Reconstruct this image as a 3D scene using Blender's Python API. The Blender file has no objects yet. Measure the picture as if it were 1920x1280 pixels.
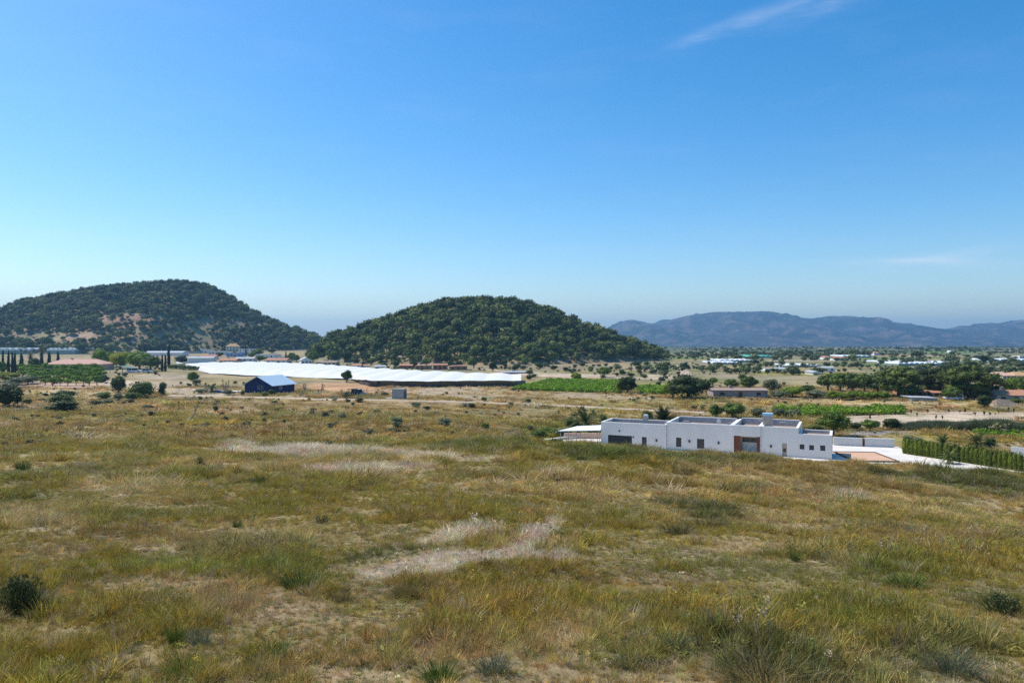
import bpy, math, random
import numpy as np
from mathutils import Vector, Matrix

random.seed(7)
SC = bpy.context.scene
COL = SC.collection
R = math.radians

# ------------------------------------------------------------------ camera
F = 1400.0            # focal length in pixels of the 1920 px wide photograph
CX, HY = 960.0, 636.0  # principal column, row of the level horizon
cam = bpy.data.cameras.new('camera')
cam.sensor_width = 36.0
cam.lens = 36.0 * F / 1920.0
cam.clip_start = 0.1
cam.clip_end = 60000
camo = bpy.data.objects.new('camera', cam)
COL.objects.link(camo)
camo.location = (0, 0, 0)
camo.rotation_euler = (R(90) - math.atan(4.0 / F), 0, 0)
SC.camera = camo

# ------------------------------------------------------------------ light
SUN_EL, SUN_AZ = 53.0, 27.0      # elevation; degrees ahead of "due left"
S = Vector((-math.cos(R(SUN_AZ)) * math.cos(R(SUN_EL)), math.sin(R(SUN_AZ)) * math.cos(R(SUN_EL)), math.sin(R(SUN_EL))))
sun = bpy.data.lights.new('sun', 'SUN')
sun.energy = 4.35
sun.angle = R(0.53)
sun.color = (1.0, 0.94, 0.85)
suno = bpy.data.objects.new('sun', sun)
COL.objects.link(suno)
suno.rotation_euler = S.to_track_quat('Z', 'Y').to_euler()

world = bpy.data.worlds.new('World')
SC.world = world
world.use_nodes = True
wn, wl = world.node_tree.nodes, world.node_tree.links
wn.clear()
w_out = wn.new('ShaderNodeOutputWorld')
w_bg = wn.new('ShaderNodeBackground')
w_sky = wn.new('ShaderNodeTexSky')
w_sky.sky_type = 'NISHITA'
w_sky.sun_disc = False
w_sky.sun_elevation = R(SUN_EL)
w_sky.sun_rotation = math.atan2(S.x, S.y)
w_sky.altitude = 300
w_sky.air_density = 1.0
w_sky.dust_density = 1.0
w_sky.ozone_density = 3.0
w_bg.inputs['Strength'].default_value = 0.15
w_hs = wn.new('ShaderNodeHueSaturation')
w_hs.inputs['Saturation'].default_value = 1.42
w_hs.inputs['Hue'].default_value = 0.497
wl.new(w_sky.outputs['Color'], w_hs.inputs['Color'])
# thin cirrus: a few streaks high in the air, given by direction
w_tc = wn.new('ShaderNodeTexCoord')
sep = wn.new('ShaderNodeSeparateXYZ')
wl.new(w_tc.outputs['Generated'], sep.inputs[0])


def wmath(op, a, b=None, c=None):
    n = wn.new('ShaderNodeMath')
    n.operation = op
    for i, v in enumerate((a, b, c)):
        if v is None:
            continue
        if isinstance(v, (int, float)):
            n.inputs[i].default_value = v
        else:
            wl.new(v, n.inputs[i])
    return n.outputs[0]


az = wmath('ARCTAN2', sep.outputs['X'], sep.outputs['Y'])
el = wmath('ARCSINE', sep.outputs['Z'])
comb = wn.new('ShaderNodeCombineXYZ')
wl.new(wmath('MULTIPLY', az, 9.0), comb.inputs[0])
wl.new(wmath('MULTIPLY', el, 42.0), comb.inputs[1])
wno = wn.new('ShaderNodeTexNoise')
wno.inputs['Scale'].default_value = 1.6
wno.inputs['Detail'].default_value = 8
wno.inputs['Roughness'].default_value = 0.62
wno.inputs['Distortion'].default_value = 0.6
wl.new(comb.outputs[0], wno.inputs['Vector'])
fib = wn.new('ShaderNodeMapRange')
fib.inputs[1].default_value = 0.30
fib.inputs[2].default_value = 0.72
wl.new(wno.outputs[0], fib.inputs[0])


def streak(a0, e0, la, le, slope, amp):
    da = wmath('SUBTRACT', az, a0)
    de = wmath('SUBTRACT', wmath('SUBTRACT', el, e0), wmath('MULTIPLY', da, slope))
    de = wmath('ADD', de, wmath('MULTIPLY', wmath('SUBTRACT', wno.outputs[0], 0.5), le * 1.8))
    q = wmath('ADD', wmath('POWER', wmath('ABSOLUTE', wmath('DIVIDE', da, la)), 2.0), wmath('POWER', wmath('ABSOLUTE', wmath('DIVIDE', de, le)), 2.0))
    return wmath('MULTIPLY', wmath('EXPONENT', wmath('MULTIPLY', q, -1.0)), amp)


def dirpx(px, py):
    v = Vector(((px - CX) / F, 1.0, (HY - py) / F)).normalized()
    return math.atan2(v.x, v.y), math.asin(v.z)


cl = None
for (px, py, lpx, wpx, slope, amp) in [(1440, 26, 110, 11, 0.22, 0.20), (1340, 55, 70, 8, 0.26, 0.15), (1560, 2, 80, 14, 0.20, 0.20),
                                       (1715, 490, 85, 7, -0.02, 0.5), (1790, 478, 90, 9, 0.10, 0.24), (1850, 500, 150, 10, 0.0, 0.12),
                                       (120, 440, 120, 8, -0.05, 0.10)]:
    a0, e0 = dirpx(px, py)
    s_ = streak(a0, e0, lpx / F, wpx / F, slope, amp)
    cl = s_ if cl is None else wmath('ADD', cl, s_)
cl = wmath('MULTIPLY', cl, wmath('ADD', wmath('MULTIPLY', fib.outputs[0], 0.8), 0.2))
veil_n = wn.new('ShaderNodeTexNoise')
veil_n.inputs['Scale'].default_value = 0.55
veil_n.inputs['Detail'].default_value = 5
veil_n.inputs['Roughness'].default_value = 0.6
wl.new(comb.outputs[0], veil_n.inputs['Vector'])
veil = wmath('MULTIPLY', wmath('MAXIMUM', wmath('SUBTRACT', veil_n.outputs[0], 0.5), 0.0), 0.14)
cl = wmath('ADD', cl, veil)
w_mix = wn.new('ShaderNodeMix')
w_mix.data_type = 'RGBA'
wl.new(cl, w_mix.inputs['Factor'])
wl.new(w_hs.outputs[0], w_mix.inputs['A'])
w_mix.inputs['B'].default_value = (5.2, 5.6, 6.4, 1)
wl.new(w_mix.outputs['Result'], w_bg.inputs['Color'])
wl.new(w_bg.outputs[0], w_out.inputs['Surface'])

vs = SC.view_settings
vs.view_transform = 'Standard'
vs.look = 'None'
vs.exposure = 0.2
vs.gamma = 1.0
vs.use_curve_mapping = False
SC.cycles.use_denoising = False
SC.cycles.max_bounces = 6
SC.cycles.diffuse_bounces = 2
SC.cycles.transmission_bounces = 3
SC.cycles.transparent_max_bounces = 6
SC.cycles.volume_bounces = 0

# ------------------------------------------------------------------ helpers: noise, terrain


def _h(ix, iy, seed):
    ix = ix.astype(np.int64).astype(np.uint32)
    iy = iy.astype(np.int64).astype(np.uint32)
    h = ix * np.uint32(374761393) + iy * np.uint32(668265263) + np.uint32((seed * 974711 + 12345) & 0xffffffff)
    h = (h ^ (h >> np.uint32(13))) * np.uint32(1274126177)
    h = h ^ (h >> np.uint32(16))
    return h.astype(np.float64) / 4294967295.0


def vnoise(x, y, seed=0):
    x = np.asarray(x, float)
    y = np.asarray(y, float)
    x0, y0 = np.floor(x), np.floor(y)
    fx, fy = x - x0, y - y0
    fx = fx * fx * fx * (fx * (fx * 6 - 15) + 10)
    fy = fy * fy * fy * (fy * (fy * 6 - 15) + 10)
    a, b = _h(x0, y0, seed), _h(x0 + 1, y0, seed)
    c, d = _h(x0, y0 + 1, seed), _h(x0 + 1, y0 + 1, seed)
    return (a * (1 - fx) + b * fx) * (1 - fy) + (c * (1 - fx) + d * fx) * fy


def fbm(x, y, seed=0, octv=4, gain=0.5):
    s, a, t = 0.0, 1.0, 0.0
    for i in range(octv):
        s = s + a * vnoise(np.asarray(x) * 2 ** i + 17.3 * i, np.asarray(y) * 2 ** i - 9.1 * i, seed + i * 31)
        t += a
        a *= gain
    return s / t


def sstep(a, b, x):
    t = np.clip((np.asarray(x, float) - a) / (b - a), 0, 1)
    return t * t * (3 - 2 * t)


class Pchip:
    """monotone cubic through a table, so the terrain has no creases"""

    def __init__(self, pts):
        self.x = np.array([p[0] for p in pts], float)
        self.y = np.array([p[1] for p in pts], float)
        h = np.diff(self.x)
        dl = np.diff(self.y) / h
        m = np.zeros_like(self.x)
        for i in range(1, len(m) - 1):
            if dl[i - 1] * dl[i] > 0:
                w1, w2 = 2 * h[i] + h[i - 1], h[i] + 2 * h[i - 1]
                m[i] = (w1 + w2) / (w1 / dl[i - 1] + w2 / dl[i])
        m[0], m[-1] = dl[0], dl[-1]
        self.m = m

    def __call__(self, v):
        v = np.clip(np.asarray(v, float), self.x[0], self.x[-1])
        i = np.clip(np.searchsorted(self.x, v) - 1, 0, len(self.x) - 2)
        h = self.x[i + 1] - self.x[i]
        t = (v - self.x[i]) / h
        return ((2 * t ** 3 - 3 * t ** 2 + 1) * self.y[i] + (t ** 3 - 2 * t ** 2 + t) * h * self.m[i]
                + (-2 * t ** 3 + 3 * t ** 2) * self.y[i + 1] + (t ** 3 - t ** 2) * h * self.m[i + 1])


ZL = Pchip([(-60, -0.4), (0, -3.2), (8, -3.70), (16, -4.6), (30, -6.2), (45, -7.6), (60, -8.9), (80, -10.4), (110, -12.2), (150, -13.8), (200, -14.8),
            (280, -15.3), (380, -15.5), (550, -14.8), (700, -12.8), (900, -12.0), (1300, -12.5), (2500, -14), (6000, -6), (14000, 0)])
ZR = Pchip([(-60, -0.4), (0, -3.2), (8, -3.70), (16, -4.75), (30, -6.6), (45, -7.95), (57, -8.33), (66, -10.6), (77, -14.0), (106, -14.05), (118, -14.4), (140, -14.7),
            (200, -14.9), (280, -15.3), (380, -15.5), (550, -15.6), (800, -16.6), (1200, -18.5), (2000, -23), (3000, -32), (4500, -42), (6500, -54), (14000, -62)])
YARD_Z = -14.02


def ground_z(X, Y, rough=True):
    X = np.asarray(X, float)
    Y = np.asarray(Y, float)
    px = CX + F * X / np.maximum(Y, 22.0)
    w = sstep(800, 1035, px)
    z = ZL(Y) * (1 - w) + ZR(Y) * w
    # the crest in front of the villa sinks towards the right
    wt = sstep(10, 48, Y) * (1 - sstep(60, 77, Y)) * w
    z = z - wt * np.where(px > 1120, (np.clip(px, 700, 2300) - 1120) / 870 * 2.35, (np.clip(px, 900, 1200) - 1120) / 200 * .6)
    if rough:
        flat = sstep(0, 4, X) * (1 - sstep(56, 60, X)) * sstep(72, 77, Y) * (1 - sstep(105, 112, Y))
        amp = (1 - flat)
        near = 1 - sstep(90, 260, Y)
        z = z + amp * ((fbm(X / 3.1, Y / 3.1, 3, 3) - .5) * 0.30 * near + (fbm(X / 17, Y / 17, 5, 3) - .5) * 0.85 * sstep(8, 25, Y) * (1 - 0.45 * sstep(40, 70, Y) * w)
                       + (fbm(X / 90, Y / 90, 8, 3) - .5) * 1.6 * sstep(110, 240, Y) + (fbm(X / 600, Y / 600, 9, 3) - .5) * 7 * sstep(900, 2500, Y))
    return z


# ridge silhouettes (px, py of the tree line) and the ridge distance of the two wooded hills
HILLS = [dict(d=900.0, tree=9.5, k=2.6, d0=60, pts=[(-420, 655), (-300, 640), (-150, 606), (0, 583), (50, 568), (100, 552), (150, 542), (200, 535), (250, 530), (300, 527), (350, 525), (375, 527),
                                          (400, 537), (440, 561), (480, 582), (520, 598), (560, 612), (590, 628), (625, 646), (680, 665)]),
         dict(d=560.0, tree=8.2, k=2.3, d0=35, pts=[(566, 672), (584, 652), (602, 634), (650, 615), (700, 600), (750, 582), (800, 566), (840, 556), (900, 556), (950, 558), (1000, 566),
                                          (1050, 583), (1100, 602), (1150, 625), (1200, 649), (1240, 665), (1275, 679), (1310, 693), (1345, 703)])]
for h in HILLS:
    h['f'] = Pchip([((p - CX) / F * h['d'], (HY - q) / F * h['d'] - h['tree'] * min(1, max(.25, (HY + 45 - q) / 80))) for p, q in h['pts']])


def hill_bump(h, X, Y):
    """height over the valley floor of one hill; negative outside it"""
    X = np.asarray(X, float)
    Y = np.asarray(Y, float)
    zb = ground_z(X, np.full_like(X, h['d']), False)
    H = np.maximum(h['f'](X) - zb, 0.0)
    H = H * (sstep(h['f'].x[0], h['f'].x[0] + 30, X) * (1 - sstep(h['f'].x[-1] - 12, h['f'].x[-1], X)))
    wd = h['d0'] + h['k'] * H
    t = (Y - h['d']) / wd
    wob = (fbm(X / 60, Y / 60, 21, 3) - .5)
    prof = np.where(np.abs(t) < 1, (0.5 + 0.5 * np.cos(np.pi * np.clip(t, -1, 1))) ** 0.85, 0)
    b = H * prof
    gul = (fbm(X / 38, Y / 90, 33, 3) - .5) * 0.22 * H * np.clip(np.abs(t) * 1.6, 0, 1) * prof ** .5
    return b + gul + wob * 2.0 * prof ** .5 - 1.4 * (1 - prof)


def surf_z(X, Y):
    z = ground_z(X, Y)
    for h in HILLS:
        z = np.maximum(z, ground_z(X, Y) + hill_bump(h, X, Y))
    return z


def proj(X, Y, Z):
    Y = np.maximum(Y, 0.5)
    return CX + F * X / Y, HY - F * Z / Y


_DS = np.exp(np.linspace(math.log(6.5), math.log(7000), 2600))


def at(px, py, dmin=0.0):
    """ground point seen at a pixel of the photograph: first hit of the line of sight with the terrain"""
    ds = _DS[_DS >= dmin]
    X = (px - CX) / F * ds
    z = surf_z(X, ds)
    yy = HY - F * z / ds
    k = np.argmax(yy <= py)
    if k > 0:
        a, b = yy[k - 1] - py, py - yy[k]
        t = a / max(a + b, 1e-6)
        d = ds[k - 1] + t * (ds[k] - ds[k - 1])
    else:
        d = ds[0]
    x = (px - CX) / F * d
    return Vector((x, d, float(surf_z(np.array([x]), np.array([d]))[0])))


def at_h(px, py, h, dmin=0.0, rough=True):
    """point at height h over the ground seen at a pixel"""
    ds = _DS[_DS >= dmin]
    X = (px - CX) / F * ds
    z = ground_z(X, ds, rough) + h
    k = max(1, int(np.argmax(HY - F * z / ds <= py)))
    return Vector((X[k], ds[k], z[k]))


def on(px, d):
    x = (px - CX) / F * d
    return Vector((x, d, float(surf_z(np.array([x]), np.array([d]))[0])))


# ------------------------------------------------------------------ materials
MATS = {}


def nd(nt, typ, **kw):
    n = nt.nodes.new(typ)
    for k, v in kw.items():
        setattr(n, k, v)
    return n


def mat(name, col, rough=0.85, var=0.15, scale=3.0, bump=0.0, col2=None, spec=0.25, metal=0.0, stretch=(1, 1, 1), detail=6):
    if name in MATS:
        return MATS[name]
    m = bpy.data.materials.new(name)
    m.use_nodes = True
    nt = m.node_tree
    b = nt.nodes['Principled BSDF']
    b.inputs['Roughness'].default_value = rough
    b.inputs['Metallic'].default_value = metal
    b.inputs['Specular IOR Level'].default_value = spec
    tc = nd(nt, 'ShaderNodeTexCoord')
    mp = nd(nt, 'ShaderNodeMapping')
    mp.inputs['Scale'].default_value = stretch
    nt.links.new(tc.outputs['Object'], mp.inputs[0])
    no = nd(nt, 'ShaderNodeTexNoise')
    no.inputs['Scale'].default_value = scale
    no.inputs['Detail'].default_value = detail
    no.inputs['Roughness'].default_value = 0.65
    nt.links.new(mp.outputs[0], no.inputs['Vector'])
    mx = nd(nt, 'ShaderNodeMix', data_type='RGBA')
    c2 = col2 if col2 else tuple(c * (1 - 2 * var) for c in col)
    c1 = col if col2 else tuple(min(1, c * (1 + var)) for c in col)
    mx.inputs['A'].default_value = (*c2, 1)
    mx.inputs['B'].default_value = (*c1, 1)
    mr = nd(nt, 'ShaderNodeMapRange')
    mr.inputs[1].default_value = 0.3
    mr.inputs[2].default_value = 0.7
    nt.links.new(no.outputs[0], mr.inputs[0])
    nt.links.new(mr.outputs[0], mx.inputs['Factor'])
    nt.links.new(mx.outputs['Result'], b.inputs['Base Color'])
    if bump:
        bp = nd(nt, 'ShaderNodeBump')
        bp.inputs['Strength'].default_value = bump
        bp.inputs['Distance'].default_value = 0.05
        nt.links.new(no.outputs[0], bp.inputs['Height'])
        nt.links.new(bp.outputs[0], b.inputs['Normal'])
    MATS[name] = m
    return m


def leafmat(name, c1, c2, trans=0.25, tinted=False, rough=0.7):
    """foliage: two greens picked per leaf, a share of the light passing through"""
    if name in MATS:
        return MATS[name]
    m = bpy.data.materials.new(name)
    m.use_nodes = True
    nt = m.node_tree
    nt.nodes.clear()
    out = nd(nt, 'ShaderNodeOutputMaterial')
    b = nd(nt, 'ShaderNodeBsdfPrincipled')
    b.inputs['Roughness'].default_value = rough
    b.inputs['Specular IOR Level'].default_value = 0.2
    t = nd(nt, 'ShaderNodeBsdfTranslucent')
    ms = nd(nt, 'ShaderNodeMixShader')
    ms.inputs[0].default_value = trans
    g = nd(nt, 'ShaderNodeNewGeometry')
    mx = nd(nt, 'ShaderNodeMix', data_type='RGBA')
    mx.inputs['A'].default_value = (*c1, 1)
    mx.inputs['B'].default_value = (*c2, 1)
    nt.links.new(g.outputs['Random Per Island'], mx.inputs['Factor'])
    colr = mx.outputs['Result']
    oi = nd(nt, 'ShaderNodeObjectInfo')
    if tinted:
        a = nd(nt, 'ShaderNodeAttribute', attribute_type='INSTANCER', attribute_name='tint')
        mm = nd(nt, 'ShaderNodeMix', data_type='RGBA', blend_type='MULTIPLY')
        mm.inputs['Factor'].default_value = 1
        nt.links.new(colr, mm.inputs['A'])
        nt.links.new(a.outputs['Color'], mm.inputs['B'])
        colr = mm.outputs['Result']
    hs = nd(nt, 'ShaderNodeHueSaturation')
    mr = nd(nt, 'ShaderNodeMapRange')
    mr.inputs[3].default_value = 0.72
    mr.inputs[4].default_value = 1.25
    nt.links.new(oi.outputs['Random'], mr.inputs[0])
    nt.links.new(mr.outputs[0], hs.inputs['Value'])
    nt.links.new(colr, hs.inputs['Color'])
    nt.links.new(hs.outputs[0], b.inputs['Base Color'])
    nt.links.new(hs.outputs[0], t.inputs['Color'])
    nt.links.new(b.outputs[0], ms.inputs[1])
    nt.links.new(t.outputs[0], ms.inputs[2])
    nt.links.new(ms.outputs[0], out.inputs['Surface'])
    MATS[name] = m
    return m


# ------------------------------------------------------------------ mesh builders


class MB:
    def __init__(self):
        self.v, self.f = [], []

    def quad(self, a, b, c, d):
        n = len(self.v)
        self.v += [a, b, c, d]
        self.f.append((n, n + 1, n + 2, n + 3))

    def poly(self, pts):
        n = len(self.v)
        self.v += list(pts)
        self.f.append(tuple(range(n, n + len(pts))))

    def box(self, x0, x1, y0, y1, z0, z1):
        n = len(self.v)
        self.v += [(x0, y0, z0), (x1, y0, z0), (x1, y1, z0), (x0, y1, z0), (x0, y0, z1), (x1, y0, z1), (x1, y1, z1), (x0, y1, z1)]
        self.f += [tuple(n + i for i in q) for q in ((0, 3, 2, 1), (4, 5, 6, 7), (0, 1, 5, 4), (1, 2, 6, 5), (2, 3, 7, 6), (3, 0, 4, 7))]

    def prism(self, pts, z0, z1):
        n, k = len(self.v), len(pts)
        self.v += [(p[0], p[1], z0) for p in pts] + [(p[0], p[1], z1) for p in pts]
        self.f.append(tuple(n + i for i in range(k - 1, -1, -1)))
        self.f.append(tuple(n + k + i for i in range(k)))
        for i in range(k):
            j = (i + 1) % k
            self.f.append((n + i, n + j, n + k + j, n + k + i))

    def extr_y(self, pts, y0, y1):
        """outline in x,z pushed along y"""
        n, k = len(self.v), len(pts)
        self.v += [(p[0], y0, p[1]) for p in pts] + [(p[0], y1, p[1]) for p in pts]
        self.f.append(tuple(n + i for i in range(k)))
        self.f.append(tuple(n + k + i for i in range(k - 1, -1, -1)))
        for i in range(k):
            j = (i + 1) % k
            self.f.append((n + j, n + i, n + k + i, n + k + j))

    def tube(self, pts, radii, seg=6):
        n = len(self.v)
        pts = [Vector(p) for p in pts]
        for i, p in enumerate(pts):
            t = (pts[min(i + 1, len(pts) - 1)] - pts[max(i - 1, 0)]).normalized()
            a = t.orthogonal().normalized() if abs(t.z) < .95 else Vector((1, 0, 0))
            a = (a - t * a.dot(t)).normalized()
            b = t.cross(a)
            for k in range(seg):
                an = 2 * math.pi * k / seg
                self.v.append(tuple(p + (a * math.cos(an) + b * math.sin(an)) * radii[i]))
        for i in range(len(pts) - 1):
            for k in range(seg):
                q = (k + 1) % seg
                self.f.append((n + i * seg + k, n + i * seg + q, n + (i + 1) * seg + q, n + (i + 1) * seg + k))
        self.f.append(tuple(n + k for k in range(seg - 1, -1, -1)))
        self.f.append(tuple(n + (len(pts) - 1) * seg + k for k in range(seg)))

    def mesh(self, name, m=None, smooth=False):
        me = bpy.data.meshes.new(name)
        me.from_pydata(self.v, [], self.f)
        if m:
            me.materials.append(m)
        if smooth:
            me.shade_smooth()
        me.update()
        return me

    def build(self, name, m, parent=None, smooth=False):
        o = bpy.data.objects.new(name, self.mesh(name, m, smooth))
        COL.objects.link(o)
        if parent:
            o.parent = parent
        return o


def npmesh(name, verts, faces, m, smooth=False):
    """verts (n,3), faces (k,3) or (k,4) arrays"""
    me = bpy.data.meshes.new(name)
    verts = np.asarray(verts, np.float32)
    faces = np.asarray(faces, np.int32)
    k = faces.shape[1]
    me.vertices.add(len(verts))
    me.vertices.foreach_set('co', verts.ravel())
    me.loops.add(faces.size)
    me.loops.foreach_set('vertex_index', faces.ravel())
    me.polygons.add(len(faces))
    me.polygons.foreach_set('loop_start', np.arange(0, faces.size, k, dtype=np.int32))
    me.update(calc_edges=True)
    me.validate()
    if m:
        me.materials.append(m)
    if smooth:
        me.shade_smooth()
    return me


def obj(name, me, parent=None):
    o = bpy.data.objects.new(name, me)
    COL.objects.link(o)
    if parent:
        o.parent = parent
    return o


def tag(o, label=None, cat=None, group=None, kind=None):
    if label:
        o['label'] = label
    if cat:
        o['category'] = cat
    if group:
        o['group'] = group
    if kind:
        o['kind'] = kind
    return o


def empty(name, loc, rz=0.0, scale=(1, 1, 1)):
    o = bpy.data.objects.new(name, None)
    o.empty_display_size = 0.3
    COL.objects.link(o)
    o.location = loc
    o.rotation_euler = (0, 0, rz)
    o.scale = scale
    return o


def copy_tree(src, parent=None):
    c = src.copy()
    COL.objects.link(c)
    c.parent = parent
    for ch in src.children:
        copy_tree(ch, c)
    return c

# ------------------------------------------------------------------ ground colours (albedo of soil and cover)
SOIL = np.array((.34, .25, .155))
STRAW = np.array((.40, .31, .165))
PALE = np.array((.55, .445, .34))
OLIVE = np.array((.255, .205, .050))
GREEN = np.array((.165, .17, .042))
DGREEN = np.array((.085, .10, .032))
GREY = np.array((.215, .205, .10))
BROWN = np.array((.235, .165, .075))
YELLOW = np.array((.37, .275, .07))
SAND = np.array((.50, .40, .28))

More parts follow.
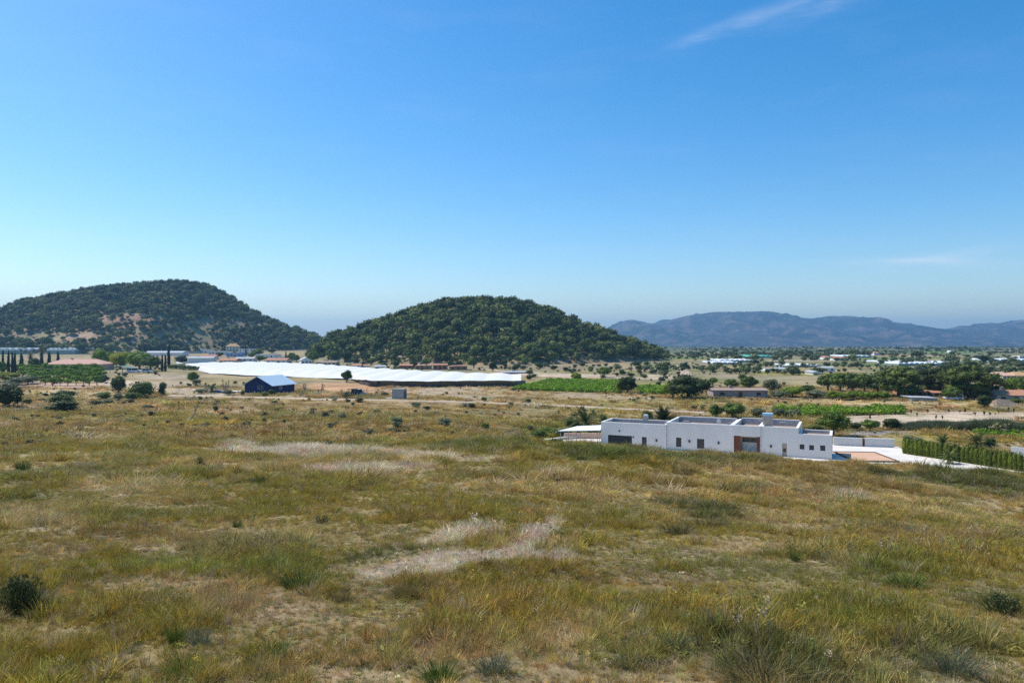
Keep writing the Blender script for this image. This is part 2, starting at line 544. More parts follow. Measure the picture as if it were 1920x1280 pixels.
# patches seen in the field and the valley: (px, py, half width, half height, tilt deg, colour, strength, tuft height factor, density factor)
PATCH = [
    (560, 848, 185, 11, 1, PALE, .95, 1.2, 1), (800, 856, 70, 9, 0, PALE, .7, 1.3, 1), (885, 862, 80, 7, 2, PALE, .6, 1.1, 1), (690, 882, 110, 12, -4, PALE, .6, 1.2, 1), (620, 884, 60, 7, 0, PALE, .7, 1.2, 1),
    (880, 1052, 190, 20, -9, PALE, 1.0, 1.0, 1), (1015, 1005, 42, 18, -30, PALE, .9, .95, 1), (860, 1012, 130, 11, -8, PALE, .75, 1.2, 1), (1050, 1045, 60, 10, 0, PALE, .8, 1, 1), (720, 1075, 70, 9, 0, PALE, .85, 1, 1),
    (60, 975, 110, 16, 2, PALE, .4, 1.0, 1), (240, 915, 120, 12, 0, PALE, .45, 1, 1), (190, 822, 60, 8, 0, PALE, .4, 1, 1), (1035, 895, 34, 12, 0, STRAW * 1.15, .95, 1.4, 1),
    (1110, 912, 120, 10, 3, STRAW, .7, 1, .8), (1060, 965, 90, 16, 0, STRAW * .9, .6, .9, .8), (1450, 930, 110, 16, 4, BROWN * 1.3, .7, .8, .8), (1480, 975, 110, 28, 0, STRAW, .75, .8, .6),
    (1420, 1030, 120, 16, 0, STRAW, .75, .7, .5), (1580, 940, 70, 12, 0, PALE, .5, 1, .9), (1870, 955, 80, 10, 0, STRAW, .6, 1, .8), (1700, 1010, 200, 18, 0, BROWN * 1.2, .55, .8, .7),
    (430, 1120, 170, 34, 6, SOIL * 1.1, .7, .7, .7), (500, 1150, 120, 28, 0, SOIL * 1.0, .6, .7, .7), (250, 1105, 90, 16, 0, SOIL * 1.2, .7, .6, .3), (600, 1200, 120, 40, 0, BROWN * 1.25, .6, .8, .6), (800, 1215, 40, 20, 0, SOIL * 1.2, .8, .6, .3),
    (60, 1200, 110, 28, 0, STRAW, .6, .7, .5), (250, 1250, 80, 24, 0, STRAW * .9, .5, .7, .5), (1050, 1190, 60, 30, 0, SOIL * 1.15, .7, .6, .4), (640, 1265, 100, 20, 0, SOIL * 1.15, .7, .6, .3), (1130, 1262, 160, 18, 0, STRAW * .8, .55, .7, .6),
    (1220, 858, 200, 12, 3, DGREEN * 1.25, .9, 1.4, 1), (1310, 958, 100, 20, 8, DGREEN, .8, 1.3, 1), (1780, 898, 190, 16, 3, DGREEN, .9, 1.3, 1), (1880, 918, 60, 16, 0, DGREEN, .8, 1.2, 1), (1400, 915, 60, 8, 0, DGREEN, .6, 1.2, 1),
    (1690, 1075, 120, 26, 0, GREEN, .75, 1.3, 1), (560, 1075, 100, 30, 0, GREEN, .7, 1.3, 1), (720, 1045, 90, 14, -8, DGREEN * 1.2, .8, 1.2, 1), (330, 1065, 200, 18, 0, GREEN * 1.35, .7, .8, 1), (1540, 1150, 200, 30, 0, GREEN * 1.1, .5, 1.1, 1),
    (1220, 1225, 140, 36, 0, GREEN * 1.15, .6, 1.2, 1), (1780, 1225, 120, 36, 0, GREY * .9, .7, 1.3, 1), (1450, 1240, 160, 40, 10, DGREEN * 1.2, .75, 1.4, 1), (1860, 1125, 90, 28, 0, DGREEN * 1.2, .6, 1.2, 1),
    (1180, 1085, 200, 16, 0, BROWN, .6, 1, .9), (900, 1130, 160, 30, 0, BROWN, .55, 1, .8), (1000, 1150, 200, 22, 0, YELLOW, .5, 1, .9), (1350, 1150, 140, 22, 0, YELLOW * .9, .35, 1, .9), (760, 1105, 130, 18, 0, BROWN, .6, .9, .8), (150, 1000, 120, 14, 0, BROWN, .5, .9, .9),
    (720, 940, 280, 34, 0, OLIVE, .6, 1, 1), (300, 1010, 160, 22, 0, BROWN * 1.1, .45, 1, 1), (60, 1030, 120, 14, 0, BROWN, .5, 1, 1),
    (900, 838, 120, 10, 0, DGREEN * 1.4, .6, 1.2, 1), (600, 815, 260, 14, 0, BROWN * 1.15, .5, .8, .8), (300, 790, 200, 14, 0, OLIVE * 1.1, .5, .8, 1), (100, 800, 120, 12, 0, BROWN * 1.2, .4, .8, 1), (650, 800, 200, 10, 0, BROWN * 1.05, .6, .6, .6),
    (1050, 808, 90, 16, 0, GREEN * 1.05, .75, 1.2, 1), (1110, 782, 60, 8, 0, GREEN * 1.1, .5, 1, 1),
    # beyond the field
    (640, 726, 75, 9, 2, np.array((.46, .27, .14)), .95, 0, 0), (370, 735, 90, 7, 2, SAND * .95, .85, .4, .2), (250, 722, 80, 9, 4, SAND, .8, .4, .2), (110, 722, 70, 6, 2, np.array((.46, .31, .22)), .9, .3, .1), (110, 735, 120, 5, 0, STRAW * 1.1, .8, .5, .3),
    (170, 742, 90, 6, 0, STRAW, .7, .5, .4), (300, 706, 60, 5, 0, SAND * .8, .7, .3, .2), (330, 720, 50, 6, 0, SAND * .85, .6, .3, .2), (450, 706, 70, 5, 0, STRAW * .9, .7, .5, .3), (120, 680, 200, 6, 0, GREY, .5, .5, .5),
    (730, 735, 60, 5, 2, np.array((.42, .26, .15)), .7, .2, .1), (860, 735, 110, 12, 2, SAND * .8, .75, .4, .3), (800, 722, 100, 5, 0, OLIVE * 1.3, .7, .5, .6), (990, 740, 160, 8, 2, BROWN * 1.35, .7, .4, .4), (1150, 745, 120, 6, 3, SAND * .75, .7, .4, .3),
    (760, 760, 150, 8, 0, BROWN * 1.3, .6, .4, .4), (560, 755, 200, 7, 0, BROWN * 1.35, .55, .4, .4), (920, 775, 140, 10, 0, BROWN * 1.2, .6, .5, .5), (1180, 755, 180, 10, 2, OLIVE, .4, .5, .5),
    (1070, 724, 92, 11, 1, np.array((.20, .30, .02)), 1, 0, 0), (1250, 732, 50, 5, 0, np.array((.17, .27, .03)), .9, 0, 0), (1050, 703, 130, 3.5, 1, SAND, .9, .2, .1), (1180, 708, 100, 3, 2, SAND * .8, .6, .2, .2), (1190, 690, 70, 5, 8, SOIL * 1.1, .7, .3, .2),
    (1240, 705, 40, 4, 0, SAND * .9, .8, .2, .1), (1440, 708, 160, 9, 3, SAND * .68, .45, .4, .4), (1540, 716, 70, 9, 4, STRAW * .95, .7, .4, .3), (1500, 700, 120, 5, 0, OLIVE * 1.2, .6, .4, .3), (1500, 752, 180, 7, 2, STRAW * .9, .7, .6, .7),
    (1700, 757, 230, 5, 1, STRAW * 1.1, .85, .6, .7), (1760, 787, 210, 13, -1.5, SAND * 1.02, 1, .1, .04), (1620, 792, 80, 10, -2, SAND * .9, .95, .2, .1), (1560, 770, 120, 5, 1, np.array((.15, .23, .03)), .8, 0, 0),
    (1640, 812, 60, 6, 0, np.array((.24, .22, .20)), .9, .2, .2), (1800, 826, 120, 9, 4, OLIVE * 1.1, .8, .7, .8), (1890, 838, 60, 8, 6, SAND * .7, .7, .4, .3), (1880, 814, 60, 3, 0, np.array((.10, .20, .02)), .9, .5, .5),
    (1400, 775, 130, 6, 0, SOIL * 1.05, .6, .4, .4), (1320, 685, 60, 5, 8, SOIL * .9, .6, .3, .3),
    # far valley fields
    (1300, 672, 80, 2.2, 0, np.array((.14, .19, .05)), .8, 0, 0), (1480, 676, 90, 1.8, 0, SAND * .8, .8, 0, 0), (1700, 672, 110, 2.4, 0, np.array((.11, .17, .04)), .9, 0, 0), (1780, 660, 90, 2.2, 0, np.array((.12, .19, .05)), .9, 0, 0),
    (1650, 665, 70, 1.2, 0, np.array((.42, .27, .19)), .9, 0, 0), (1740, 667, 60, 1.2, 0, np.array((.42, .28, .2)), .9, 0, 0), (1620, 684, 100, 3, 0, np.array((.11, .17, .05)), .9, 0, 0), (1560, 694, 70, 2, 0, STRAW, .6, 0, 0), (1800, 674, 140, 1.6, 0, STRAW * .9, .7, 0, 0),
    (1420, 668, 60, 1.5, 0, np.array((.07, .24, .16)), .5, 0, 0), (1330, 661, 30, 2, 0, SAND, .7, 0, 0), (1880, 690, 60, 3, 0, SOIL, .6, 0, 0),
    (260, 634, 190, 8, 3, SOIL * 1.15, .8, 0, 0), (232, 600, 80, 12, 4, np.array((.42, .23, .16)), .9, 0, 0), (420, 611, 80, 10, 4, np.array((.44, .29, .20)), .85, 0, 0), (100, 632, 120, 5, 2, SOIL, .7, 0, 0), (290, 585, 40, 10, -20, np.array((.38, .22, .15)), .6, 0, 0), (540, 622, 40, 5, 12, SOIL, .6, 0, 0),
    (900, 684, 250, 7, 2, SOIL * .8, .6, .3, .4), (760, 668, 120, 5, 0, OLIVE * 1.1, .7, .4, .4), (1120, 676, 60, 6, 6, SOIL, .6, .4, .3), (560, 662, 80, 4, 0, STRAW * .9, .7, .3, .3), (960, 700, 60, 3, 0, SAND * .9, .8, .2, .2),
]
P_ = [(p[0], p[1], p[2], p[3], math.cos(R(p[4])), math.sin(R(p[4])), p[5], p[6], p[7], p[8]) for p in PATCH]


def cover(X, Y, Z):
    """colour, tuft height factor and density factor of the ground cover at points of the terrain"""
    X, Y, Z = (np.asarray(a, float) for a in (X, Y, Z))
    px, py = proj(X, Y, Z)
    n = len(X)
    sc = 1.0 + np.clip(Y - 30, 0, 3000) / 40.0      # larger features far off
    a = fbm(X / 16, Y / 16, 41, 4)
    b = fbm(X / 4.2, Y / 4.2, 43, 4)
    c = fbm(X / (1.1), Y / (1.1), 47, 3)
    e = fbm(X / 70, Y / 70, 51, 4)
    base = OLIVE[None] * np.ones((n, 1))

    def mixin(col, w):
        nonlocal base
        w = np.clip(w, 0, 1)[:, None]
        base = base * (1 - w) + np.asarray(col)[None] * w
    mixin(GREEN, sstep(.52, .68, b) * .7)
    mixin(BROWN * 1.1, sstep(.53, .70, a) * .65)
    mixin(STRAW, sstep(.54, .74, fbm(X / 7, Y / 7, 61, 4)) * .75)
    mixin(YELLOW, sstep(.60, .78, c) * .4)
    mixin(GREY, sstep(.58, .74, fbm(X / 5.5, Y / 5.5, 67, 3)) * .55)
    far = sstep(75, 170, Y)
    mixin(np.array((.33, .25, .13)), far * .55)
    mixin(SOIL * 1.05, far * sstep(.50, .64, fbm(X / 26, Y / 26, 71, 4)) * .75)
    mixin(GREY * .8, far * sstep(.56, .68, fbm(X / 18, Y / 18, 73, 4)) * .6)
    vf = sstep(260, 420, Y)
    mixin(np.array((.14, .16, .06)), sstep(210, 300, Y) * sstep(1100, 1250, px) * sstep(.40, .54, fbm(X / 70, Y / 22, 79, 3)) * .85)
    mixin(np.array((.20, .21, .10)), vf * sstep(.46, .58, e) * .7)
    mixin(np.array((.29, .23, .14)), vf * sstep(.52, .62, fbm(X / 120, Y / 60, 77, 4)) * .6)
    fv = sstep(600, 1100, Y)
    mixin(np.array((.10, .125, .06)), fv * .8)
    mixin(np.array((.28, .21, .14)), fv * sstep(.54, .62, fbm(X / 260, Y / 130, 87, 3)) * .7)
    mixin(np.array((.07, .11, .04)), fv * sstep(.54, .62, fbm(X / 210, Y / 110, 89, 3)) * .7)
    hgt = np.ones(n)
    den = np.ones(n)
    wx = (fbm(X / 2.3, Y / 2.3, 81, 4) - .5)
    wy = (fbm(X / 2.3, Y / 2.3, 83, 4) - .5)
    for (cx, cy, rx, ry, ca, sa, col, st, hf, df) in P_:
        m = (np.abs(px - cx) < rx * 1.9 + 20) & (np.abs(py - cy) < (ry * 1.9 + rx * abs(sa) * 1.6 + 12))
        if not m.any():
            continue
        dx, dy = px[m] - cx, py[m] - cy
        if cy > 760:
            dx = dx + wx[m] * rx * .9
            dy = dy + wy[m] * ry * 1.5
        u, v = (dx * ca + dy * sa) / rx, (-dx * sa + dy * ca) / ry
        w = (1 - sstep(.62, 1.22, np.sqrt(u * u + v * v))) * st
        base[m] = base[m] * (1 - w[:, None]) + np.asarray(col)[None] * w[:, None]
        hgt[m] = hgt[m] * (1 - w) + hf * w
        den[m] = den[m] * (1 - w) + df * w
    return base, hgt, den


def set_color(me, cols):
    at_ = me.color_attributes.new('cover', 'FLOAT_COLOR', 'POINT')
    c4 = np.ones((len(cols), 4), np.float32)
    c4[:, :3] = cols
    at_.data.foreach_set('color', c4.ravel())


def landmat(name, scales, var=.35, bump=.6, dist=.06):
    m = bpy.data.materials.new(name)
    m.use_nodes = True
    nt = m.node_tree
    b = nt.nodes['Principled BSDF']
    b.inputs['Roughness'].default_value = .95
    b.inputs['Specular IOR Level'].default_value = .1
    a = nd(nt, 'ShaderNodeAttribute', attribute_name='cover')
    g = nd(nt, 'ShaderNodeNewGeometry')
    prev = a.outputs['Color']
    hs_ = []
    for s in scales:
        no = nd(nt, 'ShaderNodeTexNoise')
        no.inputs['Scale'].default_value = s
        no.inputs['Detail'].default_value = 8
        no.inputs['Roughness'].default_value = .7
        nt.links.new(g.outputs['Position'], no.inputs['Vector'])
        mr = nd(nt, 'ShaderNodeMapRange')
        mr.inputs[1].default_value = .28
        mr.inputs[2].default_value = .72
        mr.inputs[3].default_value = 1 - var
        mr.inputs[4].default_value = 1 + var
        nt.links.new(no.outputs[0], mr.inputs[0])
        mm = nd(nt, 'ShaderNodeMix', data_type='RGBA', blend_type='MULTIPLY')
        mm.inputs['Factor'].default_value = 1
        nt.links.new(prev, mm.inputs['A'])
        nt.links.new(mr.outputs[0], mm.inputs['B'])
        prev = mm.outputs['Result']
        hs_.append(no.outputs[0])
    nt.links.new(prev, b.inputs['Base Color'])
    bp = nd(nt, 'ShaderNodeBump')
    bp.inputs['Strength'].default_value = bump
    bp.inputs['Distance'].default_value = dist
    nt.links.new(hs_[0], bp.inputs['Height'])
    nt.links.new(bp.outputs[0], b.inputs['Normal'])
    return m


def grid_faces(nr, nc):
    i = np.arange(nr - 1)[:, None] * nc + np.arange(nc - 1)[None]
    i = i.ravel()
    return np.stack([i, i + 1, i + nc + 1, i + nc], 1)


# ground: one sheet from behind the viewer to the horizon, finer near the viewer
rows = np.concatenate([np.linspace(-45, 5, 26)[:-1], np.exp(np.linspace(math.log(5 + 6), math.log(10300), 620)) - 6])
u = np.linspace(-1.15, 1.15, 520)
GY, GU = np.meshgrid(rows, u, indexing='ij')
GX = GU * (GY + 75) * (1.0 - .28 * sstep(0, 250, GY))
gx, gy = GX.ravel(), GY.ravel()
gz = ground_z(gx, gy)
gme = npmesh('ground', np.stack([gx, gy, gz], 1), grid_faces(*GX.shape), landmat('ground_cover', (3.0, .35, .06)), True)
gc, _, gden = cover(gx, gy, gz)
near = (1 - sstep(40, 120, gy))[:, None]
gc = gc * (1 - .45 * near) + (SOIL * .8)[None] * .45 * near      # litter and soil show between the tufts
set_color(gme, gc)
tag(obj('ground', gme), 'dry grassland and valley floor', None, None, 'structure')

# hills
for h in HILLS:
    x0, x1 = h['f'].x[0], h['f'].x[-1]
    hw = h['d0'] + h['k'] * 110
    hx, hy = np.meshgrid(np.linspace(x0, x1, 260), np.linspace(h['d'] - min(hw, h['d'] * .42), h['d'] + min(hw, 260), 200))
    hx, hy = hx.ravel(), hy.ravel()
    hz = ground_z(hx, hy) + hill_bump(h, hx, hy)
    me = npmesh('hill', np.stack([hx, hy, hz], 1), grid_faces(200, 260), landmat('hill_soil', (.12, .03), .3, .5, .4), True)
    c, _, _ = cover(hx, hy, hz)
    k = sstep(.42, .6, fbm(hx / 30, hy / 30, 91, 4))[:, None]
    c = c * .45 + .55 * (np.array((.20, .19, .10))[None] * (1 - k) + np.array((.33, .22, .15))[None] * k)
    set_color(me, c)
    tag(obj('hill', me), 'rounded hill under pine wood', None, None, 'structure')


# mountains far across the valley
def mountain(name, pts, d, front, back, seed, wob, col, label):
    f = Pchip([((p - CX) / F * d, (HY - q) / F * d) for p, q in pts])
    nx_, ny_ = 640, 130
    t = np.linspace(-1, 1, ny_)
    xs = np.linspace(f.x[0], f.x[-1], nx_)
    MX, MT = np.meshgrid(xs, t)
    mx_, mt = MX.ravel(), MT.ravel()
    my = d + np.where(mt < 0, mt * front, mt * back)
    prof = np.clip(1 - np.abs(mt), 0, 1) ** np.where(mt < 0, 1.45, 1.0)
    zb = -70.0
    H = f(mx_) - zb
    g_ = d / 5600
    ridge = 1 - np.abs(2 * fbm(mx_ / 420 / g_, my / 700 / g_, seed, 4) - 1)
    ridge2 = 1 - np.abs(2 * fbm(mx_ / 150 / g_, my / 260 / g_, seed + 5, 3) - 1)
    mz = zb + H * (prof + ((ridge - .72) * wob + (ridge2 - .7) * wob * .35) * np.clip(np.abs(mt) * 5, 0, 1) * prof ** .6)
    mz += (fbm(mx_ / 60, my / 60, seed + 9, 3) - .5) * 9
    me = npmesh(name, np.stack([mx_, my, mz], 1), grid_faces(ny_, nx_), landmat(name + '_scrub', (.02, .004), .45, .6, 4.0), True)
    k = sstep(.44, .6, fbm(mx_ / 160, my / 200, seed + 11, 4))[:, None]
    k2 = sstep(.54, .66, fbm(mx_ / 80, my / 80, seed + 13, 4))[:, None]
    c = col * (1 - k) + np.array((.020, .026, .018))[None] * k
    c = c * (1 - k2) + np.array((.10, .075, .065))[None] * k2
    set_color(me, c)
    tag(obj(name, me), label, None, None, 'structure')


mountain('mountain_range', [(1085, 662), (1110, 640), (1128, 622), (1142, 613), (1160, 605), (1182, 599), (1200, 602), (1230, 608), (1250, 602), (1290, 592), (1340, 585), (1400, 584.5), (1440, 583),
                            (1465, 587), (1500, 594), (1530, 596.5), (1560, 592), (1600, 594), (1640, 602), (1680, 609), (1720, 613), (1770, 616.5), (1800, 616), (1840, 612), (1880, 606), (1920, 604),
                            (2000, 598), (2150, 606), (2400, 622)], 5600, 1900, 2300, 100, .75, np.array((.040, .042, .040))[None], 'long blue mountain range across the valley')
mountain('mountain_range', [(1150, 640), (1225, 606), (1245, 599), (1270, 600), (1320, 606), (1400, 612), (1500, 606), (1560, 594), (1590, 592), (1630, 597), (1662, 604), (1720, 618), (1800, 622), (1890, 609), (1920, 602),
                            (2000, 592), (2200, 600), (2400, 615)], 7000, 600, 1400, 140, .5, np.array((.06, .055, .045))[None], 'pale far range behind the blue mountains')

# haze: the air of the valley
hz_ = MB()
hz_.box(-16500, 16500, -400, 10500, -95, 262)
hm = bpy.data.materials.new('valley_air')
hm.use_nodes = True
hm.node_tree.nodes.clear()
ho_ = nd(hm.node_tree, 'ShaderNodeOutputMaterial')
pv = nd(hm.node_tree, 'ShaderNodeVolumePrincipled')
pv.inputs['Color'].default_value = (.34, .67, 1.0, 1)
pv.inputs['Density'].default_value = 1.3e-4
pv.inputs['Anisotropy'].default_value = 0.25
hm.node_tree.links.new(pv.outputs[0], ho_.inputs['Volume'])
tag(hz_.build('haze', hm), 'thin blue valley haze', None, None, 'stuff')
# ------------------------------------------------------------------ plant prototypes (unit size: height 1, width about 1; scaled where they stand)
ICO_V = None


def ico(sub=1):
    t = (1 + 5 ** .5) / 2
    v = [(-1, t, 0), (1, t, 0), (-1, -t, 0), (1, -t, 0), (0, -1, t), (0, 1, t), (0, -1, -t), (0, 1, -t), (t, 0, -1), (t, 0, 1), (-t, 0, -1), (-t, 0, 1)]
    v = [np.array(p) / np.linalg.norm(p) for p in v]
    f = [(0, 11, 5), (0, 5, 1), (0, 1, 7), (0, 7, 10), (0, 10, 11), (1, 5, 9), (5, 11, 4), (11, 10, 2), (10, 7, 6), (7, 1, 8), (3, 9, 4), (3, 4, 2), (3, 2, 6), (3, 6, 8), (3, 8, 9), (4, 9, 5), (2, 4, 11), (6, 2, 10), (8, 6, 7), (9, 8, 1)]
    for _ in range(sub):
        cache, nf = {}, []

        def mid(a, b):
            k = (min(a, b), max(a, b))
            if k not in cache:
                p = v[a] + v[b]
                v.append(p / np.linalg.norm(p))
                cache[k] = len(v) - 1
            return cache[k]
        for a, b, c in f:
            ab, bc, ca = mid(a, b), mid(b, c), mid(c, a)
            nf += [(a, ab, ca), (b, bc, ab), (c, ca, bc), (ab, bc, ca)]
        f = nf
    return np.array(v), np.array(f)


ICO0 = ico(0)
ICO1 = ico(1)


def crown_geo(blobs, nleaf, size, seed, core=.78, droop=0.0, lo=.80, hi=1.08, elong=1.3, sub=0):
    """leaf-sized triangles spread through the outer shell of overlapping clumps, with a rough dark body inside each clump"""
    rg = np.random.default_rng(seed)
    B = np.array(blobs, float)            # x y z rx ry rz
    wts = (B[:, 3] * B[:, 4] + B[:, 3] * B[:, 5] + B[:, 4] * B[:, 5])
    wts /= wts.sum()
    bi = rg.choice(len(B), nleaf, p=wts)
    dv = rg.normal(size=(nleaf, 3))
    dv /= np.linalg.norm(dv, axis=1)[:, None]
    rr = rg.uniform(lo, hi, nleaf)
    pos = B[bi, :3] + dv * B[bi, 3:6] * rr[:, None]
    # random leaf frames leaning outward
    nrm = dv + rg.normal(size=(nleaf, 3)) * .75
    nrm /= np.linalg.norm(nrm, axis=1)[:, None]
    a = np.cross(nrm, rg.normal(size=(nleaf, 3)))
    a /= np.linalg.norm(a, axis=1)[:, None]
    b = np.cross(nrm, a)
    s = size * rg.uniform(.6, 1.4, nleaf)[:, None]
    v0 = pos - a * s * .5
    v1 = pos + a * s * .5
    v2 = pos + b * s * elong
    V = np.stack([v0, v1, v2], 1).reshape(-1, 3)
    Fc = np.arange(nleaf * 3).reshape(-1, 3)
    Vs, Fs = [V], [Fc]
    n = len(V)
    if core > 0:
        cv, cf = ICO1 if sub else ICO0
        for q in B:
            jit = 1 + rg.uniform(-.18, .12, len(cv))
            Vs.append(q[:3] + cv * q[3:6] * core * jit[:, None])
            Fs.append(cf + n)
            n += len(cv)
    return np.concatenate(Vs), np.concatenate(Fs)


def blob_round(seed, n=9, squash=.8, base=.28, w=.5, r=(.16, .26)):
    """clumps over the dome of a crown whose top is at z=1"""
    rg = np.random.default_rng(seed)
    out = [(0, 0, base + (1 - base) * .45, w * .72, w * .72, (1 - base) * .42)]
    hz = (1 - base) / 2
    cz = base + hz
    for i in range(n):
        an = 2 * math.pi * (i + rg.uniform(-.3, .3)) / n * 2.0
        ph = rg.uniform(-.5, 1.25)
        rad = rg.uniform(*r)
        x = math.cos(an) * math.cos(ph) * (w - rad * .8)
        y = math.sin(an) * math.cos(ph) * (w - rad * .8)
        z = cz + math.sin(ph) * (hz - rad * squash)
        out.append((x, y, z, rad, rad, rad * squash))
    return out


def trunk_mesh(name, m, h=.5, r=.035, limbs=3, seed=0, lean=.05):
    rg = random.Random(seed)
    mb = MB()
    top = (rg.uniform(-lean, lean), rg.uniform(-lean, lean), h)
    mb.tube([(0, 0, -.06), (top[0] * .4, top[1] * .4, h * .5), top], [r * 1.25, r, r * .7], 6)
    for i in range(limbs):
        an = 2 * math.pi * (i + rg.random() * .5) / max(limbs, 1)
        z0 = h * rg.uniform(.55, .95)
        e = (math.cos(an) * .26, math.sin(an) * .26, min(z0 + rg.uniform(.15, .3), .86))
        mb.tube([(top[0] * .6, top[1] * .6, z0), (e[0] * .55, e[1] * .55, z0 + (e[2] - z0) * .6), e], [r * .55, r * .4, r * .18], 5)
    return mb.mesh(name, m)


BARK = mat('bark', (.17, .125, .09), .95, .3, 14, .4)
BARK_PALE = mat('pale_bark', (.36, .31, .26), .95, .25, 14, .4)
L_PINE = leafmat('pine_needles', (.045, .07, .016), (.16, .19, .038), .15)
L_PINE2 = leafmat('dark_pine_needles', (.034, .055, .014), (.12, .15, .032), .12)
L_BRIGHT = leafmat('bright_leaves', (.095, .16, .014), (.26, .35, .03), .3)
L_MID = leafmat('green_leaves', (.055, .095, .014), (.15, .205, .035), .25)
L_YEL = leafmat('yellow_green_leaves', (.19, .24, .015), (.42, .43, .03), .3)
L_DARK = leafmat('dark_leaves', (.022, .04, .010), (.08, .11, .024), .15)
L_OLIVE = leafmat('grey_olive_leaves', (.10, .12, .06), (.21, .23, .125), .2)
L_CYP = leafmat('cypress_scales', (.012, .020, .010), (.03, .045, .018), .08)
L_HEDGE = leafmat('hedge_scales', (.06, .085, .010), (.17, .20, .022), .15)
L_ORCH = leafmat('orchard_leaves', (.09, .165, .014), (.22, .33, .03), .28)
L_VINE = leafmat('vine_leaves', (.13, .24, .015), (.28, .42, .035), .35)
L_REED = leafmat('reed_leaves', (.075, .10, .055), (.15, .18, .10), .2)
L_PALM = leafmat('palm_fronds', (.055, .085, .022), (.13, .16, .045), .2)
L_DEADPALM = leafmat('dry_palm_fronds', (.07, .06, .03), (.17, .13, .07), .15)
L_AGAVE = leafmat('agave_leaves', (.12, .16, .10), (.20, .25, .15), .1)
L_GRASS = leafmat('grass_blades', (.70, .70, .70), (1.22, 1.22, 1.22), .30, True)
L_SCRUB = leafmat('scrub_leaves', (.7, .7, .7), (1.25, 1.25, 1.25), .2, True)
L_HILLP = leafmat('hill_pine_needles', (.7, .7, .7), (1.3, 1.3, 1.3), .15, True)

PROTO = {}


def proto(name, trunk, geo, m):
    PROTO[name] = (trunk, npmesh(name + '_crown', geo[0], geo[1], m))


def T(name, **k):
    m = k.pop('m', BARK)
    return trunk_mesh(name, m, **k)


def flat_blobs(seed, n=12, base=.4):
    """umbrella-shaped pine crown"""
    rg = np.random.default_rng(seed)
    out = []
    for i in range(n):
        an = i * 2.399 + rg.uniform(-.3, .3)
        rr = .40 * math.sqrt((i + .4) / n)
        rad = rg.uniform(.13, .19)
        z = base + (1 - base) * (.72 - 1.3 * rr * rr * 1.6) + rg.uniform(-.06, .06)
        out.append((math.cos(an) * rr, math.sin(an) * rr, min(z, 1 - rad * .7), rad, rad, rad * .72))
    for i in range(n // 2):
        an = i * 2.7
        out.append((math.cos(an) * .25, math.sin(an) * .25, base + rg.uniform(.05, .2), .16, .16, .12))
    return out


for i in range(3):
    proto(f'pine{i}', T('t', h=.62, r=.03, limbs=5, seed=i), crown_geo(flat_blobs(i, 16, .14), 2800, .035, i, .74, sub=1), L_PINE2 if i == 1 else L_PINE)
    proto(f'round{i}', T('t', h=.45, r=.04, limbs=4, seed=i), crown_geo(blob_round(10 + i, 13, .85, .16, .5), 2200, .042, i, .76, sub=1), L_MID)
    proto(f'bright{i}', T('t', h=.45, r=.035, limbs=4, seed=i), crown_geo(blob_round(20 + i, 13, .85, .08, .5), 2200, .045, i, .76, sub=1), L_BRIGHT)
    proto(f'yellow{i}', T('t', h=.4, r=.035, limbs=4, seed=i), crown_geo(blob_round(25 + i, 10, .85, .08, .5), 1800, .05, i, .76, sub=1), L_YEL)
    proto(f'dark{i}', T('t', h=.4, r=.04, limbs=4, seed=i), crown_geo(blob_round(30 + i, 13, .85, .05, .5), 2200, .042, i, .78, sub=1), L_DARK)
    proto(f'bush{i}', T('t', h=.3, r=.03, limbs=5, seed=i), crown_geo(blob_round(40 + i, 9, .8, -.05, .5, (.2, .3)), 1100, .055, i, .72), L_MID)
    proto(f'darkbush{i}', T('t', h=.3, r=.03, limbs=5, seed=i), crown_geo(blob_round(45 + i, 9, .8, -.05, .5, (.2, .3)), 1100, .055, i, .75), L_DARK)
    proto(f'olive{i}', T('t', h=.35, r=.035, limbs=4, seed=i, m=BARK_PALE), crown_geo(blob_round(50 + i, 9, .85, .02, .5, (.18, .28)), 1200, .055, i, .68), L_OLIVE)
    proto(f'orchard{i}', T('t', h=.5, r=.04, limbs=5, seed=i), crown_geo(blob_round(60 + i, 8, .8, .34, .5, (.18, .27)), 520, .075, i, .72), L_ORCH)
    proto(f'cypress{i}', T('t', h=.3, r=.06, limbs=0, seed=i), crown_geo([(0, 0, .36, .40, .40, .38), (.05, 0, .6, .32, .32, .36), (-.04, .03, .78, .2, .2, .22), (0, .02, .2, .42, .42, .2)], 900, .06, i, .86, elong=2.2), L_CYP)
    proto(f'hedge{i}', None, crown_geo([(0, 0, .34, .44, .44, .38), (.06, .02, .68, .40, .40, .34), (-.05, 0, .5, .46, .46, .45), (0, 0, .10, .38, .38, .14)], 800, .05, i, .86, elong=2.4), L_HEDGE)


